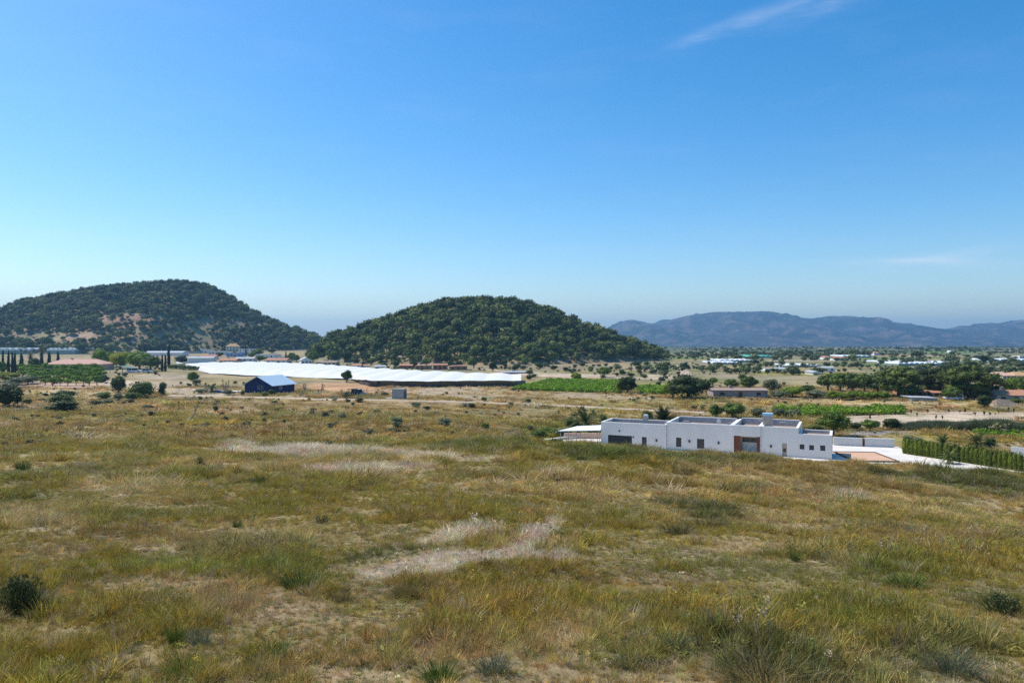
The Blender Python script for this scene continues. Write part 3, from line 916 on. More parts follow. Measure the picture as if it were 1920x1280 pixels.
def frond_geo(n, length, seed, up=(.1, 1.2), width=.11, curve=1.3, z0=0.0, seg=6):
    """arching pinnate fronds as a rachis with leaflets to both sides"""
    rg = np.random.default_rng(seed)
    V, Fc = [], []
    for i in range(n):
        an = i * 2.399 + rg.uniform(-.2, .2)
        el0 = up[0] + (up[1] - up[0]) * ((i + .5) / n)
        L = length * rg.uniform(.8, 1.1)
        p = np.array((0, 0, z0), float)
        prev = None
        for k in range(seg * 2):
            e = el0 - curve * (k / (seg * 2)) ** 1.3
            d = np.array((math.cos(an) * math.cos(e), math.sin(an) * math.cos(e), math.sin(e)))
            q = p + d * L / (seg * 2)
            side = np.array((-math.sin(an), math.cos(an), 0))
            w = width * L * math.sin(math.pi * min(.95, .12 + k / (seg * 2)))
            for sgn in (-1, 1):
                base = len(V)
                tip = q + side * sgn * w + d * w * .8 + np.array((0, 0, -w * .35))
                V += [p, q, tip]
                Fc.append((base, base + 1, base + 2))
            p = q
    return np.array(V), np.array(Fc)


def palm_trunk(name, h, r, m, curve=.0):
    mb = MB()
    pts = [(curve * (k / 6) ** 2, 0, -.05 + (h + .05) * k / 6) for k in range(7)]
    mb.tube(pts, [r * (1.2 if k == 0 else 1.0 + .08 * (k % 2)) for k in range(7)], 7)
    return mb.mesh(name, m)


PROTO['palm'] = (palm_trunk('t', .30, .05, BARK), npmesh('palm_crown', *frond_geo(38, .72, 3, (-.5, 1.35), .16, 1.1, .30), L_PALM))
PROTO['tallpalm'] = (palm_trunk('t', .72, .05, BARK), npmesh('palm_crown', *frond_geo(44, .34, 5, (-1.3, 1.3), .2, .9, .72), L_DEADPALM))
PROTO['agave'] = (None, npmesh('agave_rosette', *frond_geo(34, .75, 7, (.15, 1.4), .10, .35, .0), L_AGAVE))
PROTO['spiky'] = (palm_trunk('t', .3, .05, BARK), npmesh('spiky_crown', *frond_geo(60, .62, 9, (-.1, 1.45), .17, .35, .28), L_DARK))
# a branching yucca: bent bare stems ending in leaf heads
_yv, _yf = [], []
_n = 0
for k, (ex, ey, ez) in enumerate([(.28, .05, .78), (-.30, -.03, .70), (.02, .2, .6)]):
    v_, f_ = frond_geo(22, .24, 20 + k, (-.3, 1.4), .10, .35)
    _yv.append(v_ + np.array((ex, ey, ez)))
    _yf.append(f_ + _n)
    _n += len(v_)
_ym = MB()
for (ex, ey, ez) in [(.28, .05, .78), (-.30, -.03, .70), (.02, .2, .6)]:
    _ym.tube([(0, 0, -.05), (ex * .7, ey * .7, ez * .42), (ex, ey, ez)], [.05, .04, .035], 6)
PROTO['yucca'] = (_ym.mesh('t', BARK_PALE), npmesh('yucca_heads', np.concatenate(_yv), np.concatenate(_yf), L_PALM))
PROTO['sapling'] = (T('t', h=.7, r=.03, limbs=3, seed=3), npmesh('sapling_crown', *crown_geo(blob_round(70, 4, .9, .35, .28, (.1, .16)), 160, .08, 3, .5), L_DARK))


def spray_geo(n, seed, spread=.5, w=.012, h=1.0, seg=2, bend=.5, base=.10):
    """a tuft of arching blades"""
    rg = np.random.default_rng(seed)
    V, Fc = [], []
    for i in range(n):
        an = rg.uniform(0, 2 * math.pi)
        r0 = base * math.sqrt(rg.random())
        x0, y0 = math.cos(an) * r0, math.sin(an) * r0
        an2 = an + rg.normal() * .7
        L = h * rg.uniform(.55, 1.05)
        tilt = abs(rg.normal()) * spread
        ww = w * rg.uniform(.7, 1.3)
        fa = rg.uniform(0, math.pi)
        sx, sy = math.cos(fa) * ww, math.sin(fa) * ww
        pts = []
        x, y, z = x0, y0, -.03
        for k in range(seg + 1):
            pts.append((x, y, z))
            t = tilt + bend * (k / seg) * rg.uniform(.5, 1.2)
            x += math.cos(an2) * math.sin(t) * L / seg
            y += math.sin(an2) * math.sin(t) * L / seg
            z += math.cos(t) * L / seg
        b0 = len(V)
        for k, p in enumerate(pts[:-1]):
            f = 1 - .55 * k / seg
            V += [(p[0] - sx * f, p[1] - sy * f, p[2]), (p[0] + sx * f, p[1] + sy * f, p[2])]
        V.append(pts[-1])
        for k in range(seg - 1):
            q = b0 + 2 * k
            Fc += [(q, q + 1, q + 3), (q, q + 3, q + 2)]
        q = b0 + 2 * (seg - 1)
        Fc.append((q, q + 1, q + 2))
    return np.array(V), np.array(Fc)


def join(*geos):
    V, Fc, n = [], [], 0
    for v_, f_ in geos:
        V.append(v_)
        Fc.append(f_ + n)
        n += len(v_)
    return np.concatenate(V), np.concatenate(Fc)


# ------------------------------------------------------------------ scattered cover (geometry nodes, one object each)
def proto_collection(name, meshes):
    c = bpy.data.collections.new(name)
    for i, me in enumerate(meshes):
        o = bpy.data.objects.new(f'{name}_{i:02d}', me)
        c.objects.link(o)
    return c


def scatter(name, coll, P, idx, scl, rot, tint, label, kind='stuff'):
    me = bpy.data.meshes.new(name)
    n = len(P)
    me.vertices.add(n)
    me.vertices.foreach_set('co', np.asarray(P, np.float32).ravel())
    a = me.attributes.new('idx', 'INT', 'POINT')
    a.data.foreach_set('value', np.asarray(idx, np.int32))
    for nm, arr in (('scl', scl), ('rot', rot), ('tint', tint)):
        a = me.attributes.new(nm, 'FLOAT_VECTOR', 'POINT')
        a.data.foreach_set('vector', np.asarray(arr, np.float32).ravel())
    o = obj(name, me)
    tag(o, label, None, None, kind)
    ng = bpy.data.node_groups.new(name, 'GeometryNodeTree')
    ng.interface.new_socket('Geometry', in_out='INPUT', socket_type='NodeSocketGeometry')
    ng.interface.new_socket('Geometry', in_out='OUTPUT', socket_type='NodeSocketGeometry')
    gi, go = ng.nodes.new('NodeGroupInput'), ng.nodes.new('NodeGroupOutput')
    ci = ng.nodes.new('GeometryNodeCollectionInfo')
    ci.inputs['Collection'].default_value = coll
    ci.inputs['Separate Children'].default_value = True
    ci.inputs['Reset Children'].default_value = True
    ip = ng.nodes.new('GeometryNodeInstanceOnPoints')
    ip.inputs['Pick Instance'].default_value = True

    def na(nm, typ):
        q = ng.nodes.new('GeometryNodeInputNamedAttribute')
        q.data_type = typ
        q.inputs['Name'].default_value = nm
        return q.outputs['Attribute']
    L = ng.links.new
    L(gi.outputs[0], ip.inputs['Points'])
    L(ci.outputs[0], ip.inputs['Instance'])
    L(na('idx', 'INT'), ip.inputs['Instance Index'])
    L(na('rot', 'FLOAT_VECTOR'), ip.inputs['Rotation'])
    L(na('scl', 'FLOAT_VECTOR'), ip.inputs['Scale'])
    L(ip.outputs[0], go.inputs[0])
    md = o.modifiers.new('scatter', 'NODES')
    md.node_group = ng
    return o


RG = np.random.default_rng(11)
# --- grass: tufts of the field
tufts = [npmesh('tuft', *spray_geo(46, s, .55, .011, 1.0, 3, .8, .22), L_GRASS) for s in range(4)]            # 0-3 fine dry tufts
tufts += [npmesh('tuft', *spray_geo(34, 10 + s, .30, .012, 1.0, 3, .35, .16), L_GRASS) for s in range(3)]     # 4-6 upright tufts
tufts += [npmesh('tuft', *join(spray_geo(16, 20 + s, .8, .02, .55, 2, .6, .22), crown_geo([(0, 0, .25, .3, .3, .25)], 60, .085, 30 + s, 0, lo=.3)), L_GRASS) for s in range(3)]   # 7-9 leafy weeds
tufts += [npmesh('tuft', *spray_geo(60, 40 + s, .6, .030, 1.0, 2, .6, .6), L_GRASS) for s in range(3)]        # 10-12 wide far tufts
tufts += [npmesh('tuft', *join(spray_geo(14, 50 + s, .25, .006, 1.25, 3, .5, .15), crown_geo([(0, 0, 1.0, .16, .16, .16)], 26, .05, 60 + s, 0, lo=.2)), L_GRASS) for s in range(2)]  # 13-14 seed stalks
GCOL = proto_collection('grass_tufts', tufts)


def spread(n, y0, y1, halfw):
    """points of about even density over a strip of field in front of the viewer"""
    Y = np.sqrt(RG.uniform(0, 1, n) * ((y1 + 3) ** 2 - (y0 + 3) ** 2) + (y0 + 3) ** 2) - 3
    X = RG.uniform(-1, 1, n) * (halfw * (Y + 3) + 1)
    return X, Y


gp, gi_, gs, gr, gt = [], [], [], [], []


def off_track(X, Y, Z):
    """False on the dirt tracks"""
    px, py = proj(X, Y, Z)
    yt = np.interp(px, [318, 400, 480, 560, 640, 720, 800, 900, 1000, 1080, 1150, 1220, 1320], [741, 742.5, 744.5, 746.5, 748.5, 750, 752, 754.5, 757.5, 761.5, 765.5, 769, 773])
    t1 = (np.abs(py - yt - .8) < 2.4) & (px > 318) & (px < 1320) & (Y > 130) & (Y < 240)
    return ~t1


def add_grass(n, y0, y1, hw, hrange, pick, wfac):
    X, Y = spread(n, y0, y1, hw)
    Z = ground_z(X, Y)
    col, hf, df = cover(X, Y, Z)
    clump = fbm(X / .8, Y / .8, 201, 3)
    mound = sstep(.36, .66, fbm(X / 2.6, Y / 2.6, 211, 3))
    keep = (RG.random(n) < np.clip(df * (0.55 + .9 * sstep(.34, .58, clump)) * (.85 + .3 * mound) + .5 * (col.sum(1) > 1.05), 0, 1.5)) & (hf > .02)
    keep &= off_track(X, Y, Z)
    # keep off the villa's yard
    keep &= ~((X > 3) & (X < 60) & (Y > 73) & (Y < 107))
    X, Y, Z, col, hf, clump = X[keep], Y[keep], Z[keep], col[keep], (hf * (.5 + .75 * mound))[keep], clump[keep]
    n = len(X)
    idx = RG.choice(pick, n)
    pale = col.sum(1) > .95
    idx = np.where(pale & (idx >= 7) & (idx <= 9), RG.integers(0, 4, n), idx)
    h = RG.uniform(*hrange, n) * hf * (.6 + .9 * clump) * (1 + .5 * (RG.random(n) < .05))
    w = h * RG.uniform(.9, 1.5, n) * wfac
    weed = (idx >= 7) & (idx <= 9)
    h = np.where(weed, h * .7, h)
    jit = RG.normal(0, .24, (n, 1)) + RG.normal(0, .09, (n, 3))
    col = np.where(pale[:, None], col * np.array((1.02, 1.08, 1.42)), col)
    tint = np.clip(col * np.exp(jit) * np.array((1.48, 1.37, .95)), .01, .95)
    gsel = weed[:, None]
    tint = np.where(gsel, tint * .5 + np.array((.10, .14, .035)) * .65, tint)
    dry = (RG.random(n) < .10)[:, None] & ~gsel
    tint = np.where(dry, tint * .4 + PALE * .6, tint)
    gp.append(np.stack([X, Y, Z - .01], 1))
    gi_.append(idx)
    gs.append(np.stack([w, w, h], 1))
    gr.append(np.stack([RG.normal(0, .12, n), RG.normal(0, .12, n), RG.uniform(0, 6.28, n)], 1))
    gt.append(tint)


GK = 1.0


def add_litter(n, y0, y1, hw, hr):
    """short dry stubble and straw lying between the tufts"""
    X, Y = spread(n, y0, y1, hw)
    Z = ground_z(X, Y)
    k = RG.random(n) < .3 + .8 * sstep(.4, .6, fbm(X / .5, Y / .5, 221, 3))
    k &= ~((X > 3) & (X < 60) & (Y > 73) & (Y < 107))
    X, Y, Z = X[k], Y[k], Z[k]
    n = len(X)
    h = RG.uniform(*hr, n)
    w = h * RG.uniform(1.6, 3.0, n)
    t = RG.random((n, 1))
    col = np.array((.62, .50, .30)) * t + np.array((.22, .15, .08)) * (1 - t)
    g = (RG.random(n) < .22)[:, None]
    col = np.where(g, np.array((.24, .27, .09)), col) * np.exp(RG.normal(0, .2, (n, 1)))
    gp.append(np.stack([X, Y, Z - .005], 1))
    gi_.append(RG.choice([0, 1, 2, 3, 7, 8, 9], n))
    gs.append(np.stack([w, w, h], 1))
    gr.append(np.stack([RG.normal(0, .15, n), RG.normal(0, .15, n), RG.uniform(0, 6.28, n)], 1))
    gt.append(np.clip(col, .01, .9))


add_litter(26000, 4.5, 18, .85, (.03, .10))
add_litter(22000, 18, 40, .80, (.05, .13))
add_grass(int(46000 * GK), 4.5, 16, .85, (.11, .24), [0, 1, 2, 3, 0, 1, 2, 4, 5, 6, 7, 8, 9, 13], 1.0)
add_grass(int(62000 * GK), 16, 34, .80, (.14, .31), [0, 1, 2, 3, 0, 1, 4, 5, 6, 7, 8, 9, 13, 14], 1.15)
add_grass(int(56000 * GK), 34, 72, .80, (.22, .45), [0, 1, 2, 3, 4, 5, 6, 0, 1, 2, 3, 7], 1.6)
add_grass(int(30000 * GK), 70, 135, .85, (.30, .6), [0, 1, 2, 3, 10, 11, 12, 8], 1.9)
add_grass(int(18000 * GK), 130, 240, .85, (.3, .6), [10, 11, 12], 2.6)
scatter('grass', GCOL, np.concatenate(gp), np.concatenate(gi_), np.concatenate(gs), np.concatenate(gr), np.concatenate(gt), 'dry wild grass and weeds covering the sloping field')

# --- low scrub: countless small dark shrubs between field and valley
scr = [npmesh('scrub', *crown_geo(blob_round(80 + i, 6, .8, -.1, .5, (.2, .32)), 150, .12, i, .7), L_SCRUB) for i in range(4)]
SCOL = proto_collection('scrub_bushes', scr)


def scrub_pts(n, y0, y1, hw, size, thr, c1, c2, seed):
    X, Y = spread(n, y0, y1, hw)
    Z = surf_z(X, Y)
    _, hf, df = cover(X, Y, Z)
    nz = fbm(X / 13, Y / 13, seed, 3)
    k = (nz > thr) & (RG.random(n) < df + .15) & ~((X > 0) & (X < 62) & (Y > 60) & (Y < 112))
    px, py = proj(X, Y, Z)
    k &= ~((px > 560) & (px < 700) & (py > 716) & (py < 737)) & ~((px > 975) & (px < 1160) & (py > 712) & (py < 738)) & ~((px > 300) & (px < 985) & (py > 695) & (py < 719) & (Y > 235))
    k &= off_track(X, Y, Z)
    X, Y, Z = X[k], Y[k], Z[k]
    n = len(X)
    s = np.exp(RG.normal(math.log(size), .45, n))
    t = RG.random((n, 1))
    col = np.array(c1) * (1 - t) + np.array(c2) * t
    return np.stack([X, Y, Z], 1), RG.integers(0, 4, n), np.stack([s * 1.25, s * 1.25, s * .85], 1), np.stack([np.zeros(n), np.zeros(n), RG.uniform(0, 6.28, n)], 1), col * np.exp(RG.normal(0, .2, (n, 1)))


sets = [scrub_pts(1100, 62, 130, .8, .38, .53, (.07, .085, .035), (.22, .20, .09), 301), scrub_pts(2000, 125, 240, .85, .5, .50, (.08, .09, .04), (.25, .23, .11), 303),
        scrub_pts(3000, 235, 480, .9, .95, .48, (.05, .065, .028), (.18, .18, .08), 305)]
scatter('scrub', SCOL, *[np.concatenate(z) for z in zip(*sets)], 'countless low grey green scrub dotting the dry ground')

# --- the pine woods on the two hills
hp = []
for i in range(5):
    crown = crown_geo(blob_round(90 + i, 8, .85, .16 if i < 4 else .3, .5, (.18, .28)), 260, .085, i, .70)
    tv = MB()
    tv.tube([(0, 0, -.1), (0, 0, .5)], [.035, .025], 5)
    tme = np.array(tv.v), np.array([(f[0], f[1], f[2]) for f in tv.f if len(f) == 4] + [(f[0], f[2], f[3]) for f in tv.f if len(f) == 4])
    hp.append(npmesh('hill_pine', *join(crown, tme), L_HILLP))
HCOL = proto_collection('hill_pines', hp)


def wood(h, n, size, bare, cols, label, gap=.8):
    x0, x1 = h['f'].x[0], h['f'].x[-1]
    hw = h['d0'] + h['k'] * 95
    X = RG.uniform(x0, x1, n)
    Y = RG.uniform(h['d'] - min(hw, h['d'] * .42), h['d'] + 45, n)
    b = hill_bump(h, X, Y)
    Z = ground_z(X, Y) + b
    px, py = proj(X, Y, Z)
    nz = fbm(X / 26, Y / 26, 401, 4)
    dens = bare(px, py, b, nz)
    k = (b > .3) & (RG.random(n) < dens)
    X, Y, Z, px, py, b = X[k], Y[k], Z[k], px[k], py[k], b[k]
    # thin out trees that stand too close together
    cell = size * gap
    key = np.floor(X / cell).astype(int) * 100003 + np.floor(Y / cell).astype(int)
    _, first = np.unique(key, return_index=True)
    X, Y, Z = X[first], Y[first], Z[first]
    n = len(X)
    hgt = np.clip(np.exp(RG.normal(math.log(size), .40, n)), size * .4, size * 1.9)
    w = hgt * RG.uniform(.72, 1.12, n)
    t = RG.random((n, 1))
    col = np.array(cols[0]) * (1 - t) + np.array(cols[1]) * t
    print('wood', n)
    return scatter('pine_wood', HCOL, np.stack([X, Y, Z - .2], 1), RG.integers(0, 5, n), np.stack([w, w, hgt], 1), np.stack([RG.normal(0, .05, n), RG.normal(0, .05, n), RG.uniform(0, 6.28, n)], 1), col, label)


def bare_left(px, py, b, nz):
    d = np.ones_like(px)
    for cx, cy, rx, ry, a in [(235, 601, 85, 15, .93), (420, 612, 85, 13, .88), (250, 634, 230, 14, .85), (90, 632, 140, 13, .8), (300, 585, 26, 14, .6), (540, 622, 40, 7, .6), (60, 612, 90, 8, .3), (500, 607, 40, 5, .5)]:
        q = ((px - cx) / rx) ** 2 + ((py - cy) / ry) ** 2
        d *= 1 - a * (1 - sstep(.6, 1.3, q))
    d *= .35 + .65 * sstep(.38, .5, nz + .04 * np.clip((612 - py) / 15, -1.5, 4))
    d *= np.where(py > 640, .35, 1)
    return d


def bare_mid(px, py, b, nz):
    d = np.ones_like(px)
    low = sstep(642, 676, py + (px < 800) * 2 - np.clip(px - 1000, 0, 220) * .05)
    d *= 1 - low * .86
    d *= .5 + .5 * sstep(.36, .47, nz + .1 * (py < 640))
    q = ((px - 1180) / 80) ** 2 + ((py - 683) / 12) ** 2
    d *= 1 - .4 * (1 - sstep(.6, 1.3, q))
    return d


wood(HILLS[0], 60000, 5.2, bare_left, ((.038, .060, .022), (.19, .215, .062)), 'pine wood covering the broad left hill', .78)
wood(HILLS[1], 44000, 4.9, bare_mid, ((.038, .062, .015), (.215, .24, .052)), 'dense pine wood covering the rounded middle hill', .72)

# --- trees strewn over the far valley
n = 9000
Y = np.exp(RG.uniform(math.log(420), math.log(3600), n))
X = (RG.uniform(1130, 2150, n) - CX) / F * Y
Z = surf_z(X, Y)
nz = fbm(X / 130, Y / 42, 501, 4)
px, py = proj(X, Y, Z)
hx_, hy_ = [], []
for _ in range(95):                      # hedgerows and tree belts along field edges
    y0 = math.exp(RG.uniform(math.log(330), math.log(2600)))
    x0 = (RG.uniform(1180, 2150) - CX) / F * y0
    L_ = RG.uniform(.04, .16) * y0
    m_ = int(L_ / 2.4)
    tt_ = np.sort(RG.random(m_))
    hx_.append(x0 + L_ * tt_)
    hy_.append(y0 + L_ * tt_ * RG.normal(0, .12) + RG.normal(0, 1.2, m_))
hx_, hy_ = np.concatenate(hx_), np.concatenate(hy_)
k = (RG.random(n) < (.03 + .34 * sstep(.50, .62, nz))) & (Z < -8) & ~((px < 1290) & (Y < 700))
X, Y = np.concatenate([X[k], hx_]), np.concatenate([Y[k], hy_])
Z = surf_z(X, Y)
n = len(X)
hgt = np.exp(RG.normal(math.log(2.3), .4, n))
w = hgt * RG.uniform(.9, 1.6, n)
t = RG.random((n, 1))
scatter('valley_trees', HCOL, np.stack([X, Y, Z - .2], 1), RG.integers(0, 5, n), np.stack([w, w, hgt], 1), np.stack([np.zeros(n), np.zeros(n), RG.uniform(0, 6.28, n)], 1),
        np.array((.055, .08, .03)) * (1 - t) + np.array((.17, .20, .075)) * t, 'far trees and hedgerows strewn across the valley floor')

# --- vine crops: rows of bright leaves
vn = [npmesh('vine', *crown_geo([(0, 0, .45, .5, .5, .45)], 90, .22, 700 + i, .6), L_VINE) for i in range(3)]
VCOL = proto_collection('vines', vn)


def crop(quad, rowgap, step, size, label, name='vine_crop', tint=(1, 1, 1)):
    """rows of plants over the ground between four pixel corners (near left, near right, far right, far left)"""
    a, b, c, d = [at(*q) for q in quad]
    P = []
    nrow = max(2, int((d - a).length / rowgap))
    for i in range(nrow + 1):
        t = i / nrow
        l, r = a.lerp(d, t), b.lerp(c, t)
        m = max(2, int((r - l).length / step))
        for j in range(m + 1):
            p = l.lerp(r, j / m)
            P.append((p.x + RG.normal(0, .12), p.y + RG.normal(0, .12)))
    P = np.array(P)
    P = P[RG.random(len(P)) > .05]
    z = surf_z(P[:, 0], P[:, 1])
    n = len(P)
    s = size * RG.uniform(.75, 1.25, n)
    return scatter(name, VCOL, np.stack([P[:, 0], P[:, 1], z], 1), RG.integers(0, 3, n), np.stack([s * 1.3, s * 1.3, s], 1), np.stack([np.zeros(n), np.zeros(n), RG.uniform(0, 6.28, n)], 1),
                   np.ones((n, 3)) * np.array(tint), label)


crop([(965, 731), (1160, 738), (1162, 716), (1035, 714)], 2.4, 1.3, 1.15, 'bright green vines covering the plot below the wooded hill')
crop([(1205, 738), (1300, 742), (1285, 729), (1200, 728)], 2.4, 1.5, 1.3, 'bright green vines beside the big dark tree')
crop([(1455, 781), (1690, 776), (1690, 768), (1455, 769)], 4.0, 1.2, 1.15, 'low bright vine rows above the sandy terrace', tint=(.7, .7, .9))
crop([(1830, 817), (1935, 822), (1935, 812), (1830, 811)], 2.6, 1.0, .8, 'low green crop at the right edge below the reeds')
# ------------------------------------------------------------------ building materials
W_VILLA = mat('white_render', (.71, .665, .615), .9, .035, .55, .08, stretch=(1, 1, .35))
W_WHITE = mat('whitewash', (.78, .77, .74), .9, .06, .8, .1)
W_CREAM = mat('cream_render', (.66, .58, .46), .9, .08, .8, .1)
W_GREY = mat('grey_render', (.42, .40, .38), .9, .1, .8, .1)
W_MAUVE = mat('mauve_block', (.33, .29, .28), .95, .1, .9, .15)
W_PINK = mat('pink_render', (.62, .44, .34), .9, .06, .8, .1)
W_BLUE = mat('blue_render', (.30, .40, .55), .9, .08, .8, .1)
R_TERRA = mat('terracotta_tiles', (.50, .25, .15), .9, .18, 3, .3, stretch=(1, 6, 1))
R_PINK = mat('pink_tiles', (.62, .38, .29), .9, .1, 3, .25, stretch=(5, 1, 1))
R_GREY = mat('grey_sheet', (.45, .47, .49), .6, .1, 1, .1)
R_TAN = mat('roof_gravel', (.36, .27, .22), .95, .12, 4, .2)
R_OCHRE = mat('ochre_tiles', (.52, .33, .17), .9, .15, 3, .25)
PARAPET_SHADE = mat('parapet_shade_grey', (.40, .40, .40), .8, .15, 2, .1)  # grey that paints shade inside the back parapets
PLASTIC = mat('greenhouse_plastic', (.72, .75, .76), .45, .06, .3, .1)
PLASTIC_W = mat('greenhouse_wall', (.26, .32, .30), .6, .15, .4, .1)
GLASS = mat('dark_glass', (.012, .014, .018), .12, .2, 1, 0, spec=.5)
FRAME_D = mat('anthracite_frame', (.03, .032, .038), .5, .1, 3)
GARAGE = mat('anthracite_door', (.022, .028, .034), .5, .15, 3, .1)
FRAME_W = mat('white_frame', (.78, .78, .76), .6, .04, 3)
WOODBR = mat('brown_cladding', (.19, .065, .03), .6, .25, 2, .2, stretch=(8, 8, 1))
CONC = mat('pale_concrete', (.72, .67, .60), .92, .08, .5, .15)
CONC_G = mat('grey_concrete', (.36, .34, .33), .95, .12, 1.5, .25)
NAVY = mat('navy_boards', (.009, .021, .10), .65, .18, 1.2, .15, stretch=(.5, .5, 14))
METAL_R = mat('pale_blue_metal', (.62, .76, .84), .42, .06, .4, .1, stretch=(1, 12, 1), metal=.15)
ORANGE = mat('orange_cover', (.64, .40, .26), .85, .06, .8, .1)
KERB_BR = mat('brown_kerb', (.17, .11, .075), .9, .15, 3)
CANOPY = mat('white_canopy', (.84, .86, .84), .5, .04, .6)
DRIRON = mat('dark_metal', (.06, .06, .065), .5, .15, 3)
STONE_TAN = mat('tan_stone', (.46, .37, .29), .95, .2, 5, .3)
COPPER_B = mat('pale_blue_cowl', (.42, .58, .70), .5, .08, 3)
CARBLUE = mat('blue_paint', (.015, .045, .20), .3, .08, 1, spec=.5)
CARWHITE = mat('white_paint', (.75, .76, .77), .35, .05, 1, spec=.5)
TYRE = mat('tyre_rubber', (.02, .02, .02), .9, .2, 5)
RIM = mat('rim_metal', (.5, .5, .52), .4, .1, 5, metal=.6)
LIGHTS = mat('lamp_glass', (.7, .7, .68), .2, .05, 3)
DIRT = mat('track_dirt', (.52, .40, .29), .97, .18, .7, .3)
REDSTONE = mat('red_ruin_stone', (.42, .24, .16), .95, .25, 2, .4)
TEAL = mat('teal_net', (.08, .42, .36), .8, .1, .5)
BROWNCLOTH = mat('brown_canvas', (.33, .25, .17), .95, .15, 1.5, .3)

# ------------------------------------------------------------------ dirt tracks
def track(pts, width, name='dirt_track'):
    W = [at(*p) for p in pts]
    fine = []
    for a, b in zip(W[:-1], W[1:]):
        k = max(2, int((b - a).length / 2.5))
        fine += [a.lerp(b, i / k) for i in range(k)]
    fine.append(W[-1])
    V, Fc = [], []
    m = 5
    for i, p in enumerate(fine):
        t = (fine[min(i + 1, len(fine) - 1)] - fine[max(i - 1, 0)])
        t.z = 0
        t.normalize()
        nrm = Vector((-t.y, t.x, 0))
        wv = width * (1 + .25 * math.sin(i * .7) + .15 * math.sin(i * 1.9))
        for j in range(m):
            q = p + nrm * wv * (j / (m - 1) - .5)
            z = float(surf_z(np.array([q.x]), np.array([q.y]))[0]) + .07 - .05 * abs(j / (m - 1) - .5) * 2
            V.append((q.x, q.y, z))
    for i in range(len(fine) - 1):
        for j in range(m - 1):
            a = i * m + j
            Fc.append((a, a + 1, a + m + 1, a + m))
    return tag(obj(name, npmesh(name, V, Fc, DIRT, True)), None, None, None, 'structure')


track([(318, 741), (400, 742.5), (480, 744.5), (560, 746.5), (640, 748.5), (720, 750), (800, 752), (900, 754.5), (1000, 757.5)], 4.2)
track([(1000, 757.5), (1080, 761.5), (1150, 765.5), (1220, 769), (1320, 773)], 3.4)
track([(95, 731), (150, 732), (215, 731)], 2.5)
track([(1283, 703), (1279, 694), (1276, 684)], 5.5)
track([(780, 683), (900, 691), (1000, 703), (1150, 708), (1260, 712)], 4.5)
track([(1590, 783), (1700, 774), (1800, 774), (1930, 774)], 2.5)
track([(650, 665), (720, 667), (800, 672)], 4)

# ------------------------------------------------------------------ the villa and its yard
TH = R(24)
ux, uy = math.cos(TH), -math.sin(TH)
dB = -YARD_Z * F / (862 - HY)
XB = (1560 - CX) / F * dB
qA = (1127 - CX) / F
# front line through B with direction (ux,uy); A is where it meets the column of the left corner
s_ = (XB - qA * dB) / (ux - qA * uy)
AX, AY = XB - s_ * ux, dB - s_ * uy


def U(px):
    q = (px - CX) / F
    return (q * AY - AX) / (ux - q * uy)


def HZ(px, py):
    u_ = U(px)
    return -(py - HY) / F * (AY + u_ * uy) - YARD_Z


villa = empty('villa', (AX, AY, YARD_Z), -TH)
tag(villa, 'long low white flat roofed villa behind the grassy crest', 'villa')


def wall_open(mb, x0, x1, y0, y1, z0, z1, opens):
    """a wall slab in the x,z plane with real openings (x0,x1,z0,z1)"""
    xs = sorted({x0, x1, *[v for o in opens for v in o[:2]]})
    zs = sorted({z0, z1, *[v for o in opens for v in o[2:]]})

    def solid(i, j):
        if i < 0 or j < 0 or i >= len(xs) - 1 or j >= len(zs) - 1:
            return False
        cx, cz = (xs[i] + xs[i + 1]) / 2, (zs[j] + zs[j + 1]) / 2
        return not any(o[0] < cx < o[1] and o[2] < cz < o[3] for o in opens)
    for i in range(len(xs) - 1):
        for j in range(len(zs) - 1):
            if not solid(i, j):
                continue
            a, b, c, d = xs[i], xs[i + 1], zs[j], zs[j + 1]
            mb.quad((a, y0, c), (b, y0, c), (b, y0, d), (a, y0, d))
            mb.quad((b, y1, c), (a, y1, c), (a, y1, d), (b, y1, d))
            if not solid(i - 1, j):
                mb.quad((a, y1, c), (a, y0, c), (a, y0, d), (a, y1, d))
            if not solid(i + 1, j):
                mb.quad((b, y0, c), (b, y1, c), (b, y1, d), (b, y0, d))
            if not solid(i, j - 1):
                mb.quad((a, y1, c), (b, y1, c), (b, y0, c), (a, y0, c))
            if not solid(i, j + 1):
                mb.quad((a, y0, d), (b, y0, d), (b, y1, d), (a, y1, d))


def window(parent, x0, x1, y, z0, z1, m_frame, bars=(0, 0), label=None, depth=.12, m_pane=GLASS):
    fr = MB()
    t = .06
    fr.box(x0 + .004, x0 + t, y, y + .07, z0 + .004, z1 - .004)
    fr.box(x1 - t, x1 - .004, y, y + .07, z0 + .004, z1 - .004)
    fr.box(x0 + t, x1 - t, y + .003, y + .067, z0 + .004, z0 + t)
    fr.box(x0 + t, x1 - t, y + .003, y + .067, z1 - t, z1 - .004)
    for k in range(bars[0]):
        c = x0 + (x1 - x0) * (k + 1) / (bars[0] + 1)
        fr.box(c - .025, c + .025, y + .006, y + .06, z0 + t, z1 - t)
    for k in range(bars[1]):
        c = z0 + (z1 - z0) * (k + 1) / (bars[1] + 1)
        fr.box(x0 + t, x1 - t, y + .008, y + .058, c - .025, c + .025)
    w = fr.build('window', m_frame, parent)
    pn = MB()
    pn.box(x0 + .03, x1 - .03, y + .03, y + .04, z0 + .03, z1 - .03)
    pn.build('pane', m_pane, w)
    return w


def rect(px0, px1, py0, py1):
    pm = (px0 + px1) / 2
    return (U(px0), U(px1), max(HZ(pm, py1), .02), HZ(pm, py0))


